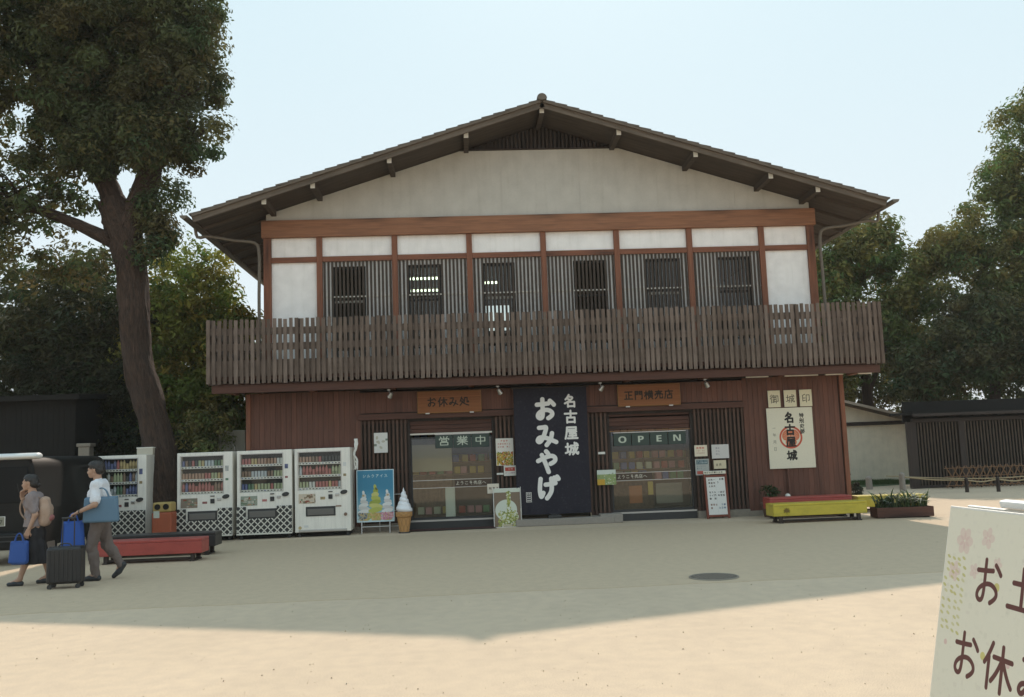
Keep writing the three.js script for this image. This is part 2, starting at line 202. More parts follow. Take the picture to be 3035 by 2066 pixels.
// ------------------------------------------------------------------ the shop building
const shop = thing('souvenir_shop', 'two storey timber souvenir shop with white gable, slatted balcony and broad eaves', 'building');
const BAY = 1.7, POSTS = [-6.234, -5.1, -3.4, -1.7, 0, 1.7, 3.4, 5.1, 6.234], SL = 0.317, APEX = 9.42, roofY = (x) => APEX - SL * Math.abs(x);
{
  const f = rng(21);
  // --- roof
  const roof = node('roof', shop);
  const a = Math.atan(SL), L = 7.66 / Math.cos(a), zF = 1.2, zB = -10.3, D = zF - zB, zc = (zF + zB) / 2;
  for (const s of [-1, 1]) {
    const up = (d, off) => [s * Math.cos(a) * d - s * Math.sin(a) * -off, APEX - Math.sin(a) * d + Math.cos(a) * off, 0]; // d along the slope from the ridge, off outwards
    const q = (d, off, z) => { const p = up(d, off); return [p[0], p[1], z]; };
    part('soffit', box(L - 0.06, 0.1, D - 0.1, true), M.soffit, roof, q(L / 2, -0.15, zc), [0, 0, -s * a]);
    const n = 29, cl = L / n, cg = [0, 1, 2].map(() => box(cl + 0.05, 0.032, D));
    for (let i = 0; i < n; i++) part('tile_course', cg[i % 3], M.tile, roof, q((i + 0.5) * cl + 0.02, -0.062 + rnd(-0.003, 0.003, f), zc + rnd(-0.012, 0.012, f)), [0, 0, -s * (a - 0.085)]);
    part('bargeboard', box(L - 0.04, 0.16, 0.045, true), M.barge, roof, q(L / 2, -0.165, zF - 0.045), [0, 0, -s * a]);
    part('barge_strip', box(L - 0.02, 0.045, 0.06, true), M.barge, roof, q(L / 2, -0.11, zF - 0.0), [0, 0, -s * a]);
    part('eave_board', box(0.03, 0.17, D - 0.12, true), M.barge, roof, q(L + 0.0, -0.14, zc), [0, 0, -s * a]);
    // gutter along the eave with its end plate
    const gx = s * 7.77, gy = roofY(7.66) - 0.11;
    const gutter = part('gutter', uvm(new THREE.CylinderGeometry(0.075, 0.075, D + 0.06, 14, 1, true, -Math.PI / 2, Math.PI).rotateX(Math.PI / 2).rotateZ(0)), Object.assign(M.gutter, { side: THREE.DoubleSide }), roof, [gx, gy, zc + 0.05]);
    part('gutter_end', new THREE.CircleGeometry(0.079, 14, Math.PI, Math.PI), M.gutter, gutter, [0, 0, (D + 0.06) / 2 + 0.004]);
    // rafters under the side eave
    for (let z = 0.5; z > -9.8; z -= 0.85) part('rafter', box(1.36, 0.07, 0.06, true), M.soffit, roof, [s * 6.92, roofY(6.92) - 0.242, z], [0, 0, -s * a]);
    // down pipe: from the gutter, across to the corner post and down
    part('downpipe', merge([tube([[gx, gy - 0.05, 0.42], [gx - s * 0.06, gy - 0.28, 0.42], [s * 7.5, 6.62, 0.42], [s * 6.95, 6.53, 0.36], [s * 6.46, 6.46, 0.27], [s * 6.41, 6.3, 0.26], [s * 6.41, 5.2, 0.26], [s * 6.41, 3.3, 0.26]], 0.036, 60, 8)]), M.gutter, shop);
  }
  // ridge with its end tile
  const ridge = part('ridge_cap', uvm(new THREE.CylinderGeometry(0.11, 0.11, D + 0.08, 12, 1, false, Math.PI / 2, Math.PI).rotateX(Math.PI / 2).rotateZ(0)), M.tile, roof, [0, APEX - 0.055, zc]);
  part('ridge_end', new THREE.CylinderGeometry(0.1, 0.11, 0.06, 16).rotateX(Math.PI / 2).scale(0.9, 0.6, 1), M.tile, ridge, [0, 0.0, D / 2 + 0.06]);
  // purlins with pale end caps
  for (const x of [-6.12, -5.07, -3.4, -1.7, 0, 1.7, 3.4, 5.07, 6.12]) {
    const y = roofY(x) - 0.235, p = part('purlin', box(0.11, 0.19, 1.15, true), M.soffit, roof, [x, y, 0.475]);
    part('purlin_cap', rbox(0.1, 0.19, 0.012, 0.004), M.cap, p, [0, -0.006, 0.584]);
  }
  // --- gable: plaster field, slatted vent above it
  const under = (x) => 9.2 - SL * Math.abs(x) - 0.012, cut = 8.6, xc = (9.188 - cut) / SL;
  const gs = new THREE.Shape([[-6.3, 7.03], [6.3, 7.03], [6.3, under(6.3)], [xc, cut], [-xc, cut], [-6.3, under(6.3)]].map((q) => new THREE.Vector2(...q)));
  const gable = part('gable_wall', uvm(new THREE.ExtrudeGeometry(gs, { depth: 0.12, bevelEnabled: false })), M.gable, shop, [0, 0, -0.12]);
  for (const x of [-4.55, -2.73, -0.91, 0.91, 2.73, 4.55]) part('panel_joint', box(0.012, Math.min(cut, under(x)) - 7.05, 0.006), M.gable, gable, [x, (7.05 + Math.min(cut, under(x))) / 2 - 0.02, 0.1235]);
  const vent = node('gable_vent', shop), vs = new THREE.Shape([[-xc, cut], [xc, cut], [0, 9.188]].map((q) => new THREE.Vector2(...q)));
  part('vent_back', uvm(new THREE.ExtrudeGeometry(vs, { depth: 0.04, bevelEnabled: false })), M.darkWood, vent, [0, 0, -0.14]);
  part('vent_sill', box(2 * xc, 0.03, 0.05, true), M.darkWood, vent, [0, cut + 0.012, 0.02]);
  for (let x = -xc + 0.12; x < xc - 0.08; x += 0.092) { const h = under(x) - cut - 0.03; if (h > 0.03) part('vent_slat', box(0.05, h, 0.035), M.darkWood, vent, [x, cut + 0.02 + h / 2, -0.03]); }

  // --- upper front wall
  part('main_beam', rbox(12.78, 0.4, 0.2, 0.012, true), M.beam, shop, [0, 6.83, 0.02]);
  const stud = [0, 1, 2].map((i) => rbox(i == 2 ? 0.17 : 0.13, 3.33, 0.16, 0.008));
  POSTS.forEach((x, i) => part('post', stud[i === 0 || i === 8 ? 2 : i % 2], M.post, shop, [x + (i === 0 ? -0.03 : i === 8 ? 0.03 : 0), 4.965, 0.0]));
  for (let i = 0; i < 8; i++) {
    const x0 = POSTS[i] + (i ? 0.065 : 0.055), x1 = POSTS[i + 1] - (i === 7 ? 0.055 : 0.065), w = x1 - x0, xm = (x0 + x1) / 2;
    part('rail', box(w, 0.12, 0.12, true), M.post, shop, [xm, 6.12, 0.0]);
    part('plaster_panel', box(w, 0.45, 0.06), M.plaster, shop, [xm, 6.405, -0.03]);
    if (i === 0 || i === 7) { part('plaster_panel', box(w, 2.76, 0.06), M.plaster, shop, [xm, 4.68, -0.03]); continue; }
    // window bay: plaster with a dark sliding sash behind a close upright lattice
    const op = [[-4.83, -4.07], [-3.12, -2.36], [-1.41, -0.67], [0.675, 1.46], [2.36, 3.17], [4.03, 4.84]][i - 1], yb = 4.02, yt = 5.95;
    const bits = [at(box(op[0] - x0, 2.76, 0.05), (x0 + op[0]) / 2, 4.68, 0), at(box(x1 - op[1], 2.76, 0.05), (op[1] + x1) / 2, 4.68, 0), at(box(op[1] - op[0], 6.06 - yt, 0.05), (op[0] + op[1]) / 2, (6.06 + yt) / 2, 0), at(box(op[1] - op[0], yb - 3.3, 0.05), (op[0] + op[1]) / 2, (3.3 + yb) / 2, 0)];
    part('plaster_panel', merge(bits), M.plaster, shop, [0, 0, -0.028]);
    const win = node('window', shop), wx = (op[0] + op[1]) / 2, ww = op[1] - op[0];
    part('frame', merge([at(box(ww, 0.05, 0.06), wx, yt - 0.025, 0), at(box(ww, 0.05, 0.06), wx, yb + 0.025, 0), at(box(0.045, yt - yb - 0.1, 0.06), op[0] + 0.0225, (yt + yb) / 2, 0), at(box(0.045, yt - yb - 0.1, 0.06), op[1] - 0.0225, (yt + yb) / 2, 0)]), M.charcoal, win, [0, 0, -0.12]);
    part('middle_rail', box(ww - 0.09, 0.05, 0.05), i % 2 ? M.lath : M.charcoal, win, [wx, 5.15, -0.12]);
    part('pane', new THREE.PlaneGeometry(ww - 0.09, yt - yb - 0.1), M.glass, win, [wx, (yt + yb) / 2, -0.13]);
    const ns = 18, sg = [0, 1].map(() => box(0.049, 2.76, 0.018));
    for (let k = 0; k < ns; k++) part('lattice_slat', sg[k % 2], M.lattice, win, [x0 + (k + 0.5) * w / ns + rnd(-0.003, 0.003, f), 4.68, 0.03 + rnd(0, 0.003, f)]);
    part('lath', box(w, 0.03, 0.014, true), M.lath, win, [xm, 5.25, 0.012]);
  }
  // --- upper side, back walls and the room behind
  for (const s of [-1, 1]) part('side_wall', box(0.12, 3.7, 9.1), M.plaster, shop, [s * 6.3, 5.13, -4.72]);
  const back = [[-6.24, -1.35], [-0.35, 0.95], [1.75, 6.24]];
  part('back_wall', merge([...back.map(([p, q]) => at(box(q - p, 3.7, 0.12), (p + q) / 2, 5.13, 0)), ...[[-1.35, -0.35], [0.95, 1.75]].flatMap(([p, q]) => [at(box(q - p, 2.3, 0.12), (p + q) / 2, 4.43, 0), at(box(q - p, 0.55, 0.12), (p + q) / 2, 6.705, 0)])]), M.interior, shop, [0, 0, -9.2]);
  part('ceiling', box(12.4, 0.06, 8.9), M.interior, shop, [0, 6.65, -4.62]);
  part('upper_floor', box(12.8, 0.2, 9.1), M.interiorDark, shop, [0, 3.2, -4.6]);
  part('gable_back', uvm(new THREE.ExtrudeGeometry(gs, { depth: 0.1, bevelEnabled: false })), M.gable, shop, [0, 0, -9.3]);
  // things standing in the upper room, seen as dim shapes
  for (const [x, z, w, h] of [[-4.6, -2.2, 1.2, 1.5], [-1.2, -3, 0.9, 1.1], [2.6, -2.4, 1.4, 1.8], [5, -3.5, 0.8, 1.2]]) part('cupboard', rbox(w, h, 0.45, 0.01), M.interior, shop, [x, 3.3 + h / 2, z]);

  // --- balcony on three sides
  const bal = node('balcony', shop), bx = 7.32, bz = 0.975, y0 = 3.27, y1 = 4.64, sw = 0.077, pitch = 0.1164;
  part('deck', merge([at(box(14.5, 0.1, 0.9, true), 0, 3.4, 0.5), at(box(0.85, 0.1, 9, true), -6.85, 3.4, -4.5), at(box(0.85, 0.1, 9, true), 6.85, 3.4, -4.5)]), M.darkBeam, bal);
  const slg = [0, 1, 2, 3].map((i) => box(sw - (i % 2) * 0.006, y1 - y0, 0.024));
  const n = Math.round(2 * bx / pitch);
  for (let k = 0; k <= n; k++) {
    const x = -bx + 2 * bx * k / n;
    part('balcony_slat', slg[Math.floor(f() * 4)], M.slat[Math.floor(f() * 4)], bal, [x + rnd(-0.006, 0.006, f), (y0 + y1) / 2 + rnd(-0.015, 0.015, f), bz + 0.03 + rnd(0, 0.006, f)], [0, rnd(-0.03, 0.03, f), rnd(-0.0025, 0.0025, f)]);
  }
  for (const s of [-1, 1]) for (let k = 0; k < 26; k++) part('balcony_slat', slg[k % 4], M.slat[Math.floor(f() * 4)], bal, [s * (bx + 0.03), (y0 + y1) / 2 + rnd(-0.012, 0.012, f), bz - 0.03 - k * 0.13], [0, Math.PI / 2, 0]);
  for (const y of [4.385, 4.05]) { part('balcony_rail', box(2 * bx, 0.15, 0.045, true), M.slat[1], bal, [0, y, bz - 0.006]); for (const s of [-1, 1]) part('balcony_rail', box(0.045, 0.15, 9.3, true), M.slat[1], bal, [s * (bx - 0.005), y, bz - 4.7]); }
  part('balcony_rail', box(2 * bx, 0.34, 0.05, true), M.slat[3], bal, [0, 3.6, bz - 0.008]);
  for (let x = -bx + 0.06; x <= bx; x += (2 * bx - 0.12) / 8) part('balcony_post', box(0.09, 1.2, 0.09), M.slat[3], bal, [x, 4.05, bz - 0.09]);
  part('fascia', rbox(14.56, 0.17, 0.08, 0.008, true), M.darkBeam, bal, [0, 3.165, 0.86]);
  for (let i = 0; i < 9; i++) { const x = -7.0 + i * 1.75, j = part('joist', rbox(0.12, 0.16, 1.0, 0.006), M.post, bal, [x, 3.18, 0.36]); if (i === 0 || i === 8) j.material = M.post; }
  for (const [x, w] of [[4.6, 0.5], [5.6, 0.75], [6.35, 0.4], [7.05, 0.3]]) part('soffit_batten', box(w, 0.03, 0.05), M.lath, bal, [x, 3.085, 0.62]);
  part('balcony_soffit', box(14.4, 0.03, 0.66), M.darkBeam, bal, [0, 3.27, 0.48]);

  // --- lower storey
  const lw = node('lower_wall', shop), zl = 0.14, boards = [0, 1, 2, 3, 4].map(() => box(0.112, 3.0, 0.022));
  const short = [0, 1, 2].map(() => box(0.112, 0.46, 0.022));
  part('wall_core', merge([at(box(2.42, 3.05, 0.1), -5.47, 1.53, 0), at(box(2.3, 3.05, 0.1), 5.5, 1.53, 0), at(box(8.6, 0.5, 0.1), 0.04, 2.81, 0)]), M.darkWood, lw, [0, 0, zl - 0.08]);
  for (let x = -6.62; x < 6.66; x += 0.1165) {
    const full = x < -4.28 || x > 4.42, b = full ? boards[Math.floor(f() * 5)] : short[Math.floor(f() * 3)];
    part('wall_board', b, M.wallWood[Math.floor(f() * 4)], lw, [x, full ? 1.6 : 2.82, zl - 0.012 + rnd(0, 0.004, f)]);
  }
  for (const x of [-6.66, 6.66]) part('corner_post', rbox(0.1, 3.08, 0.12, 0.006), M.post, lw, [x + Math.sign(x) * 0.02, 1.56, zl - 0.02]);
  for (const [x, w] of [[-5.47, 2.4], [5.52, 2.3]]) part('base_course', box(w, 0.12, 0.06), M.concrete, lw, [x, 0.06, zl + 0.008]);
  for (const s of [-1, 1]) part('side_wall_lower', box(0.12, 3.1, 9.2), M.wallWood[0], shop, [s * 6.66, 1.55, -4.55]);
  part('back_wall_lower', box(13.2, 3.1, 0.12), M.interiorDark, shop, [0, 1.55, -9.15]);
  part('lintel', merge([at(rbox(8.68, 0.13, 0.07, 0.006, true), 0.06, 2.5, 0)]), M.darkBeam, shop, [0, 0, zl + 0.02]);
  part('ground_floor', box(13, 0.15, 9.0), M.interior, shop, [0, 0.075, -4.52]);
  part('ceiling_lower', box(13, 0.05, 9.0), M.interiorDark, shop, [0, 3.05, -4.52]);
  // upright lattice beside the doors
  for (const [a0, a1] of [[-4.27, -3.2], [-1.27, -0.8], [0.8, 1.28], [3.22, 4.4]]) {
    const lat = node('door_lattice', shop), w = a1 - a0, k = Math.round(w / 0.088), g = [0, 1].map(() => box(0.045, 2.26, 0.035));
    part('lattice_back', box(w, 2.3, 0.03), M.interiorDark, lat, [(a0 + a1) / 2, 1.29, zl - 0.14]);
    for (let i = 0; i < k; i++) part('lattice_slat', g[i % 2], M.latticeRed[Math.floor(f() * 3)], lat, [a0 + (i + 0.5) * w / k, 1.3, zl - 0.03 + rnd(0, 0.004, f)]);
    for (const y of [0.2, 1.28, 2.38]) part('lattice_rail', box(w, 0.07, 0.04, true), M.latticeRed[1], lat, [(a0 + a1) / 2, y, zl - 0.075]);
    part('lattice_plinth', box(w, 0.16, 0.1), M.concrete, lat, [(a0 + a1) / 2, 0.08, zl - 0.03]);
  }
  // the two glazed doorways
  for (const [a0, a1, bright] of [[-3.2, -1.27, 1], [1.28, 3.22, 0]]) {
    const dr = node('sliding_door', shop), w = a1 - a0, xm = (a0 + a1) / 2, zd = 0.0;
    part('door_frame', merge([at(box(0.05, 2.28, 0.09), a0 + 0.025, 1.3, 0), at(box(0.05, 2.28, 0.09), a1 - 0.025, 1.3, 0), at(box(w - 0.1, 0.06, 0.09), xm, 2.41, 0)]), M.darkWood, dr, [0, 0, zd]);
    part('door_header', box(w - 0.1, 0.035, 0.05, true), bright ? M.cap : M.bamboo, dr, [xm, bright ? 2.09 : 2.0, zd + 0.02]);
    for (let q = 0; q < 3; q++) part('transom_board', rbox(w - 0.1, 0.088, 0.03, 0.006, true), M.darkBeam, dr, [xm, (bright ? 2.15 : 2.07) + q * 0.093, zd - 0.01]); if (!bright) part('transom_board', rbox(w - 0.1, 0.05, 0.03, 0.006, true), M.darkBeam, dr, [xm, 2.355, zd - 0.01]);
    part('door_sill', box(w, 0.035, 0.12), M.steel, dr, [xm, 0.178, zd + 0.01]);
    part('sill_base', box(w, 0.16, 0.1), M.charcoal, dr, [xm, 0.08, zd + 0.02]);
    for (const s of [0]) {
      const lx = xm, leaf = node('door_leaf', dr), hw = w - 0.11, zz = zd + 0.012;
      leaf.position.set(lx, 0, zz);
      part('leaf_frame', merge([at(box(0.03, 1.82, 0.025), -hw / 2 + 0.015, 1.11, 0), at(box(0.03, 1.82, 0.025), hw / 2 - 0.015, 1.11, 0), at(box(hw - 0.06, 0.05, 0.025), 0, 0.225, 0), at(box(hw - 0.06, 0.035, 0.025), 0, 2.0, 0)]), M.charcoal, leaf);
      part('leaf_pane', new THREE.PlaneGeometry(hw - 0.06, 1.73), M.glass, leaf, [0, 1.115, 0]);
      part('rail_pair', merge([at(box(hw - 0.06, 0.012, 0.012), 0, 1.06, 0.008), at(box(hw - 0.06, 0.012, 0.012), 0, 0.89, 0.008)]), M.steel, leaf);
    }
  }
  // greeting printed on the glazing band of both doors
  const band = (txt, x, w) => part('band_lettering', new THREE.PlaneGeometry(w, 0.15), printed(512, 96, (c, W, H) => { c.fillStyle = '#54453a'; c.fillRect(0, 0, W, H); c.strokeStyle = c.fillStyle = '#d9d2c0'; across(c, txt, 14, 18, 56, 5, 1.1); }), shop, [x, 0.975, 0.034]);
  band('ようこそ売店へ', -1.78, 0.82); band('ようこそ売店へ', 1.84, 0.82);
  part('door_step', rbox(2.15, 0.15, 0.34, 0.015), M.stone, shop, [0.2, 0.075, 0.33]);
  part('step_block', rbox(0.5, 0.2, 0.28, 0.02), M.stone, shop, [1.22, 0.1, 0.34]);
  for (const [x0, x1, ys, z] of [[-3.15, -1.35, [1.15, 1.42], -1.0], [1.35, 3.2, [0.85, 1.1, 1.35], -0.95]]) for (const y of ys) part('display_shelf', box(x1 - x0, 0.025, 0.3, true), M.bamboo, shop, [(x0 + x1) / 2, y, z]);
  // shelving, counters and goods inside
  const inside = node('shop_interior', shop);
  for (const [x, z, w, h, d, m] of [[-3.0, -1.3, 1.5, 1.15, 0.5, M.bamboo], [-1.9, -2.6, 1.6, 1.3, 0.6, M.interior], [-2.4, -4.5, 3.5, 1.9, 0.4, M.interior], [1.9, -1.4, 1.2, 0.85, 0.6, M.bamboo], [3.0, -2.2, 1.1, 1.2, 0.6, M.interior], [2.2, -4.4, 3.6, 1.8, 0.4, M.interior], [0, -3.2, 1.4, 1.4, 0.5, M.interior]]) part('counter', rbox(w, h, d, 0.02), m, inside, [x, 0.15 + h / 2, z]);
  part('colour_panel', rbox(0.95, 0.62, 0.03, 0.006), std([0.6, 0.5, 0.36], 0.9), inside, [-2.72, 1.55, -0.75]); part('colour_panel', rbox(0.3, 0.4, 0.03, 0.006), std([0.5, 0.16, 0.05], 0.9), inside, [1.95, 0.55, -0.5]); part('colour_panel', rbox(0.12, 0.3, 0.03, 0.006), std([0.6, 0.4, 0.08], 0.9), inside, [2.3, 0.68, -0.5]); part('colour_panel', rbox(0.62, 0.46, 0.03, 0.006), std([0.3, 0.25, 0.2], 0.9), inside, [2.75, 0.55, -0.6]); part('pillar', rbox(0.22, 0.72, 0.1, 0.02), M.lath, inside, [-2.3, 0.51, -0.35]);  // beige panel added in the colour of sunlit ground reflected in left glass
  const goods = [[0.5, 0.06, 0.03], [0.55, 0.35, 0.05], [0.6, 0.55, 0.4], [0.15, 0.3, 0.12], [0.6, 0.25, 0.25], [0.1, 0.15, 0.4]].map((c) => std(c, 0.5)), gg = rbox(0.14, 0.16, 0.1, 0.01);
  for (const [x0, x1, y, z] of [[-3.1, -1.4, 1.25, -0.95], [-3.1, -1.4, 1.52, -1.0], [-3.0, -1.4, 0.35, -0.8], [1.4, 3.15, 1.2, -0.9], [1.4, 3.15, 1.45, -0.95], [1.4, 3.15, 0.95, -0.85], [-3.65, -2.3, 1.38, -1.2], [-2.6, -1.2, 1.53, -2.6], [1.35, 2.45, 1.08, -1.3], [2.5, 3.5, 1.43, -2.1], [0.5, 3.8, 2.03, -4.3], [-4, -0.8, 2.13, -4.4]]) for (let x = x0; x < x1; x += 0.19) part('goods_box', gg, goods[Math.floor(f() * 6)], inside, [x + rnd(-0.02, 0.02, f), y, z + rnd(-0.05, 0.05, f)], [0, rnd(-0.3, 0.3, f), 0]);
  // fluorescent tubes lit under the upper ceiling
  const glow = std([0.8, 0.8, 0.75], 0.5, { emissive: new THREE.Color(0.82, 0.95, 0.72), emissiveIntensity: 2.4 });
  for (const [x, z] of [[-2.95, -4.7], [-2.98, -6.6], [-1.3, -5.6]]) {
    const lamp = thing('ceiling_lamp', x > -2 ? 'short lit tube lamp behind the third lattice window from the left' : z > -5 ? 'upper lit tube lamp behind the second lattice window' : 'lower lit tube lamp behind the second lattice window', 'lamp', [x, 6.52, z], 0);
    part('lamp_housing', rbox(1.0, 0.06, 0.16, 0.01), M.whitePaint, lamp, [0, 0.065, 0]);
    part('lamp_tube', new THREE.CylinderGeometry(0.03, 0.03, 0.9, 10).rotateZ(Math.PI / 2), glow, lamp, [0, 0, 0]);
    const pl = new THREE.PointLight(0xe6ffd0, 1.2); pl.position.set(0, 0, 0); pl.castShadow = true; lamp.add(pl);
  }
}
// ------------------------------------------------------------------ signs on the building
function board(name, label, cat, pos, w, h, d, m, face, o = {}) { // a flat printed board: body plus printed face
  const t = thing(name, label, cat, pos, o.turn || 0, o.group);
  const inner = o.tilt ? node('panel', t, [0, 0, 0], o.tilt) : t;
  part(o.body || 'backing', rbox(w, h, d, Math.min(0.012, d / 2.2), o.grain), m, inner, [0, h / 2, 0]);
  part(o.faceName || 'printed_face', new THREE.PlaneGeometry(w - (o.rim || 0) * 2, h - (o.rim || 0) * 2), face, inner, [0, h / 2, d / 2 + 0.0025]);
  return t;
}
{
  const f = rng(31), brown = wood([0.36, 0.205, 0.068]);
  const plank = (txt, n, x0, s, lw, sd) => printed(768, 256, (c, w, h) => {
    const k = rng(sd), g = c.createLinearGradient(0, 0, 0, h); c.fillStyle = '#865330'; c.fillRect(0, 0, w, h);
    for (let i = 0; i < 240; i++) { c.fillStyle = `rgba(${k() < 0.5 ? '70,34,12' : '200,140,80'},${0.03 + 0.08 * k()})`; const y = k() * h; c.fillRect(0, y, w, 0.6 + k() * 3); }
    for (let i = 0; i < 5; i++) { c.strokeStyle = 'rgba(80,40,16,0.25)'; c.lineWidth = 2; c.beginPath(); c.ellipse(k() * w, h * (0.2 + k() * 0.6), 40 + k() * 60, 10 + k() * 10, 0, 0, 7); c.stroke(); }
    c.strokeStyle = c.fillStyle = '#2a2018'; across(c, txt, x0, h * 0.5 - s / 2, s, lw, n); });
  for (const [x, txt, gap, x0, s, lab] of [[-2.25, 'お休み処', 1.12, 110, 118, 'brown wooden plank sign with black brushwork above the left glass door'], [2.23, '正門横売店', 1.12, 72, 112, 'brown wooden plank sign with black brushwork above the right glass door']]) {
    const t = board('plank_sign', lab, 'sign', [x, 2.54, 0.235], 1.42, 0.49, 0.045, brown, plank(txt, gap, x0, s, 15, s), { grain: true, faceName: 'brush_lettering', body: 'plank', rim: 0.012 });
    for (const s2 of [-1, 1]) part('hook', rbox(0.09, 0.03, 0.05, 0.006), M.steel, t, [s2 * 0.49, -0.004, 0.0]);
  }
  // the long shop curtain
  {
    const t = thing('shop_curtain', 'long navy shop curtain with white brush lettering between the two doors', 'curtain', [-0.015, 0.24, 0.36]);
    const g = new THREE.BoxGeometry(1.63, 2.8, 0.008, 60, 30, 1), p = g.attributes.position;
    for (let i = 0; i < p.count; i++) { const x = p.getX(i), y = p.getY(i) / 2.8 + 0.5, k = 1 - y * 0.85; p.setZ(i, p.getZ(i) + k * (0.028 * Math.sin(x * 5.2 + 1.1) + 0.014 * Math.sin(x * 12 + y * 2)) + 0.006 * Math.sin(y * 9)); }
    g.computeVertexNormals();
    const face = printed(768, 1320, (c, w, h) => {
      const k = rng(3); fill(c, w, h, '#25222c', k, 2600, 0.05);
      c.strokeStyle = c.fillStyle = '#e4e0da';
      down(c, 'おみやげ', 216, 118, 232, 46, 1.18, 0.98);
      down(c, '名古屋城', 520, 90, 138, 21, 1.2, 1.05);
      c.fillStyle = '#d8d3ca'; c.fillRect(96, 1090, 56, 102); c.strokeStyle = '#25222c'; c.lineWidth = 5; for (let i = 0; i < 4; i++) { c.strokeRect(104, 1098 + i * 23, 40, 17); } c.beginPath(); c.moveTo(124, 1096); c.lineTo(124, 1186); c.stroke();
    }, 0.92);
    part('cloth', g, face, t, [0, 1.4, 0]);
    part('curtain_rod', bar([-0.86, 2.79, 0], [0.86, 2.79, 0], 0.018), M.darkWood, t);
    for (const s of [-1, 1]) part('weight_cord', bar([s * 0.8, 0, 0], [s * 0.8, -0.2, 0.04], 0.006), M.rope, t);
    const w = thing('floor_weight', 'small black weight on the stone step below the navy curtain', 'weight', [-0.02, 0.15, 0.43]); part('weight_body', rbox(0.3, 0.07, 0.1, 0.02), M.charcoal, w, [0, 0.035, 0]); part('weight_grip', bar([-0.08, 0.085, 0], [0.08, 0.085, 0], 0.012), M.charcoal, w);
  }
  // lettered plates hanging inside the door glass
  const plates = (name, lab, txt, x0, pw, ph, y, kind) => {
    const t = thing(name, lab, 'sign', [x0, y, 0.062]);
    [...txt].forEach((ch, i) => part('letter_plate', new RoundedBoxGeometry(pw - 0.012, ph, 0.012, 2, 0.004), M.charcoal, t, [(i + 0.5) * pw, 0, 0]));
    [...txt].forEach((ch, i) => part('plate_face', new THREE.PlaneGeometry(pw - 0.02, ph - 0.01), printed(128, 128, (c, w, h) => { c.fillStyle = '#3f4a44'; c.fillRect(0, 0, w, h); c.strokeStyle = c.fillStyle = '#c3c9b8'; if (GL[ch]) glyph(c, ch, 20, 16, 90, 8); else { c.font = 'bold 92px sans-serif'; c.textAlign = 'center'; c.fillText(ch, 64, 98); } }), t, [(i + 0.5) * pw, 0, 0.0085]));
    part('hanging_rail', box(pw * txt.length, 0.015, 0.012), M.steel, t, [pw * txt.length / 2, ph / 2 + 0.008, 0]);
  };
  plates('open_for_business_sign', 'three dark plates with pale characters hanging in the left glass door', '営業中', -2.6, 0.405, 0.3, 1.91);
  plates('open_sign', 'four dark plates spelling OPEN hanging in the right glass door', 'OPEN', 1.4, 0.415, 0.29, 1.81);
  // seal poster and its three plates on the right wall
  [['御', 5.1], ['城', 5.47], ['印', 5.83]].forEach(([ch, x], i) => board('seal_plate', `cream plate with one character, ${['left', 'middle', 'right'][i]} one of three above the seal poster`, 'sign', [x, 2.41, 0.175], 0.28, 0.38, 0.02, M.paper,
    printed(128, 176, (c, w, h) => { fill(c, w, h, '#ddd3b4', f, 200); c.strokeStyle = '#4a4438'; glyph(c, ch, 18, 42, 94, 7); }), { group: 'cream plates above the seal poster' }));
  board('seal_poster', 'cream poster with red round seal and black brushwork on right wall', 'poster', [5.425, 1.03, 0.18], 1.05, 1.36, 0.02, M.paper, printed(640, 830, (c, w, h) => {
    fill(c, w, h, '#ddd6c0', f, 900, 0.03);
    c.strokeStyle = '#c4573e'; c.lineWidth = 26; c.beginPath(); c.ellipse(318, 408, 148, 142, 0, 0, 7); c.stroke();
    c.fillStyle = '#cc7350'; for (let i = 0; i < 3; i++) { c.save(); c.translate(318, 408); c.rotate(i * Math.PI * 2 / 3 + Math.PI); c.beginPath(); c.moveTo(0, 0); c.bezierCurveTo(-110, -20, -96, -120, 0, -128); c.bezierCurveTo(96, -120, 110, -20, 0, 0); c.fill(); c.strokeStyle = 'rgba(221,214,192,0.55)'; c.lineWidth = 4; for (let k = -3; k <= 3; k++) { c.beginPath(); c.moveTo(0, -8); c.quadraticCurveTo(k * 16, -60, k * 24, -112 + Math.abs(k) * 8); c.stroke(); } c.restore(); }
    c.strokeStyle = c.fillStyle = '#26221e'; down(c, '名古', 238, 60, 150, 24, 1.12); down(c, '屋城', 246, 396, 142, 22, 1.3);
    down(c, '特別史跡', 452, 78, 66, 9, 1.12); c.strokeStyle = '#6a6254'; down(c, '一年月日', 66, 250, 50, 4, 1.9); }));
  part('drain_pipe', bar([5.3, 0.1, 0.2], [5.3, 1.03, 0.2], 0.028), M.wallWood[2], shop);
}
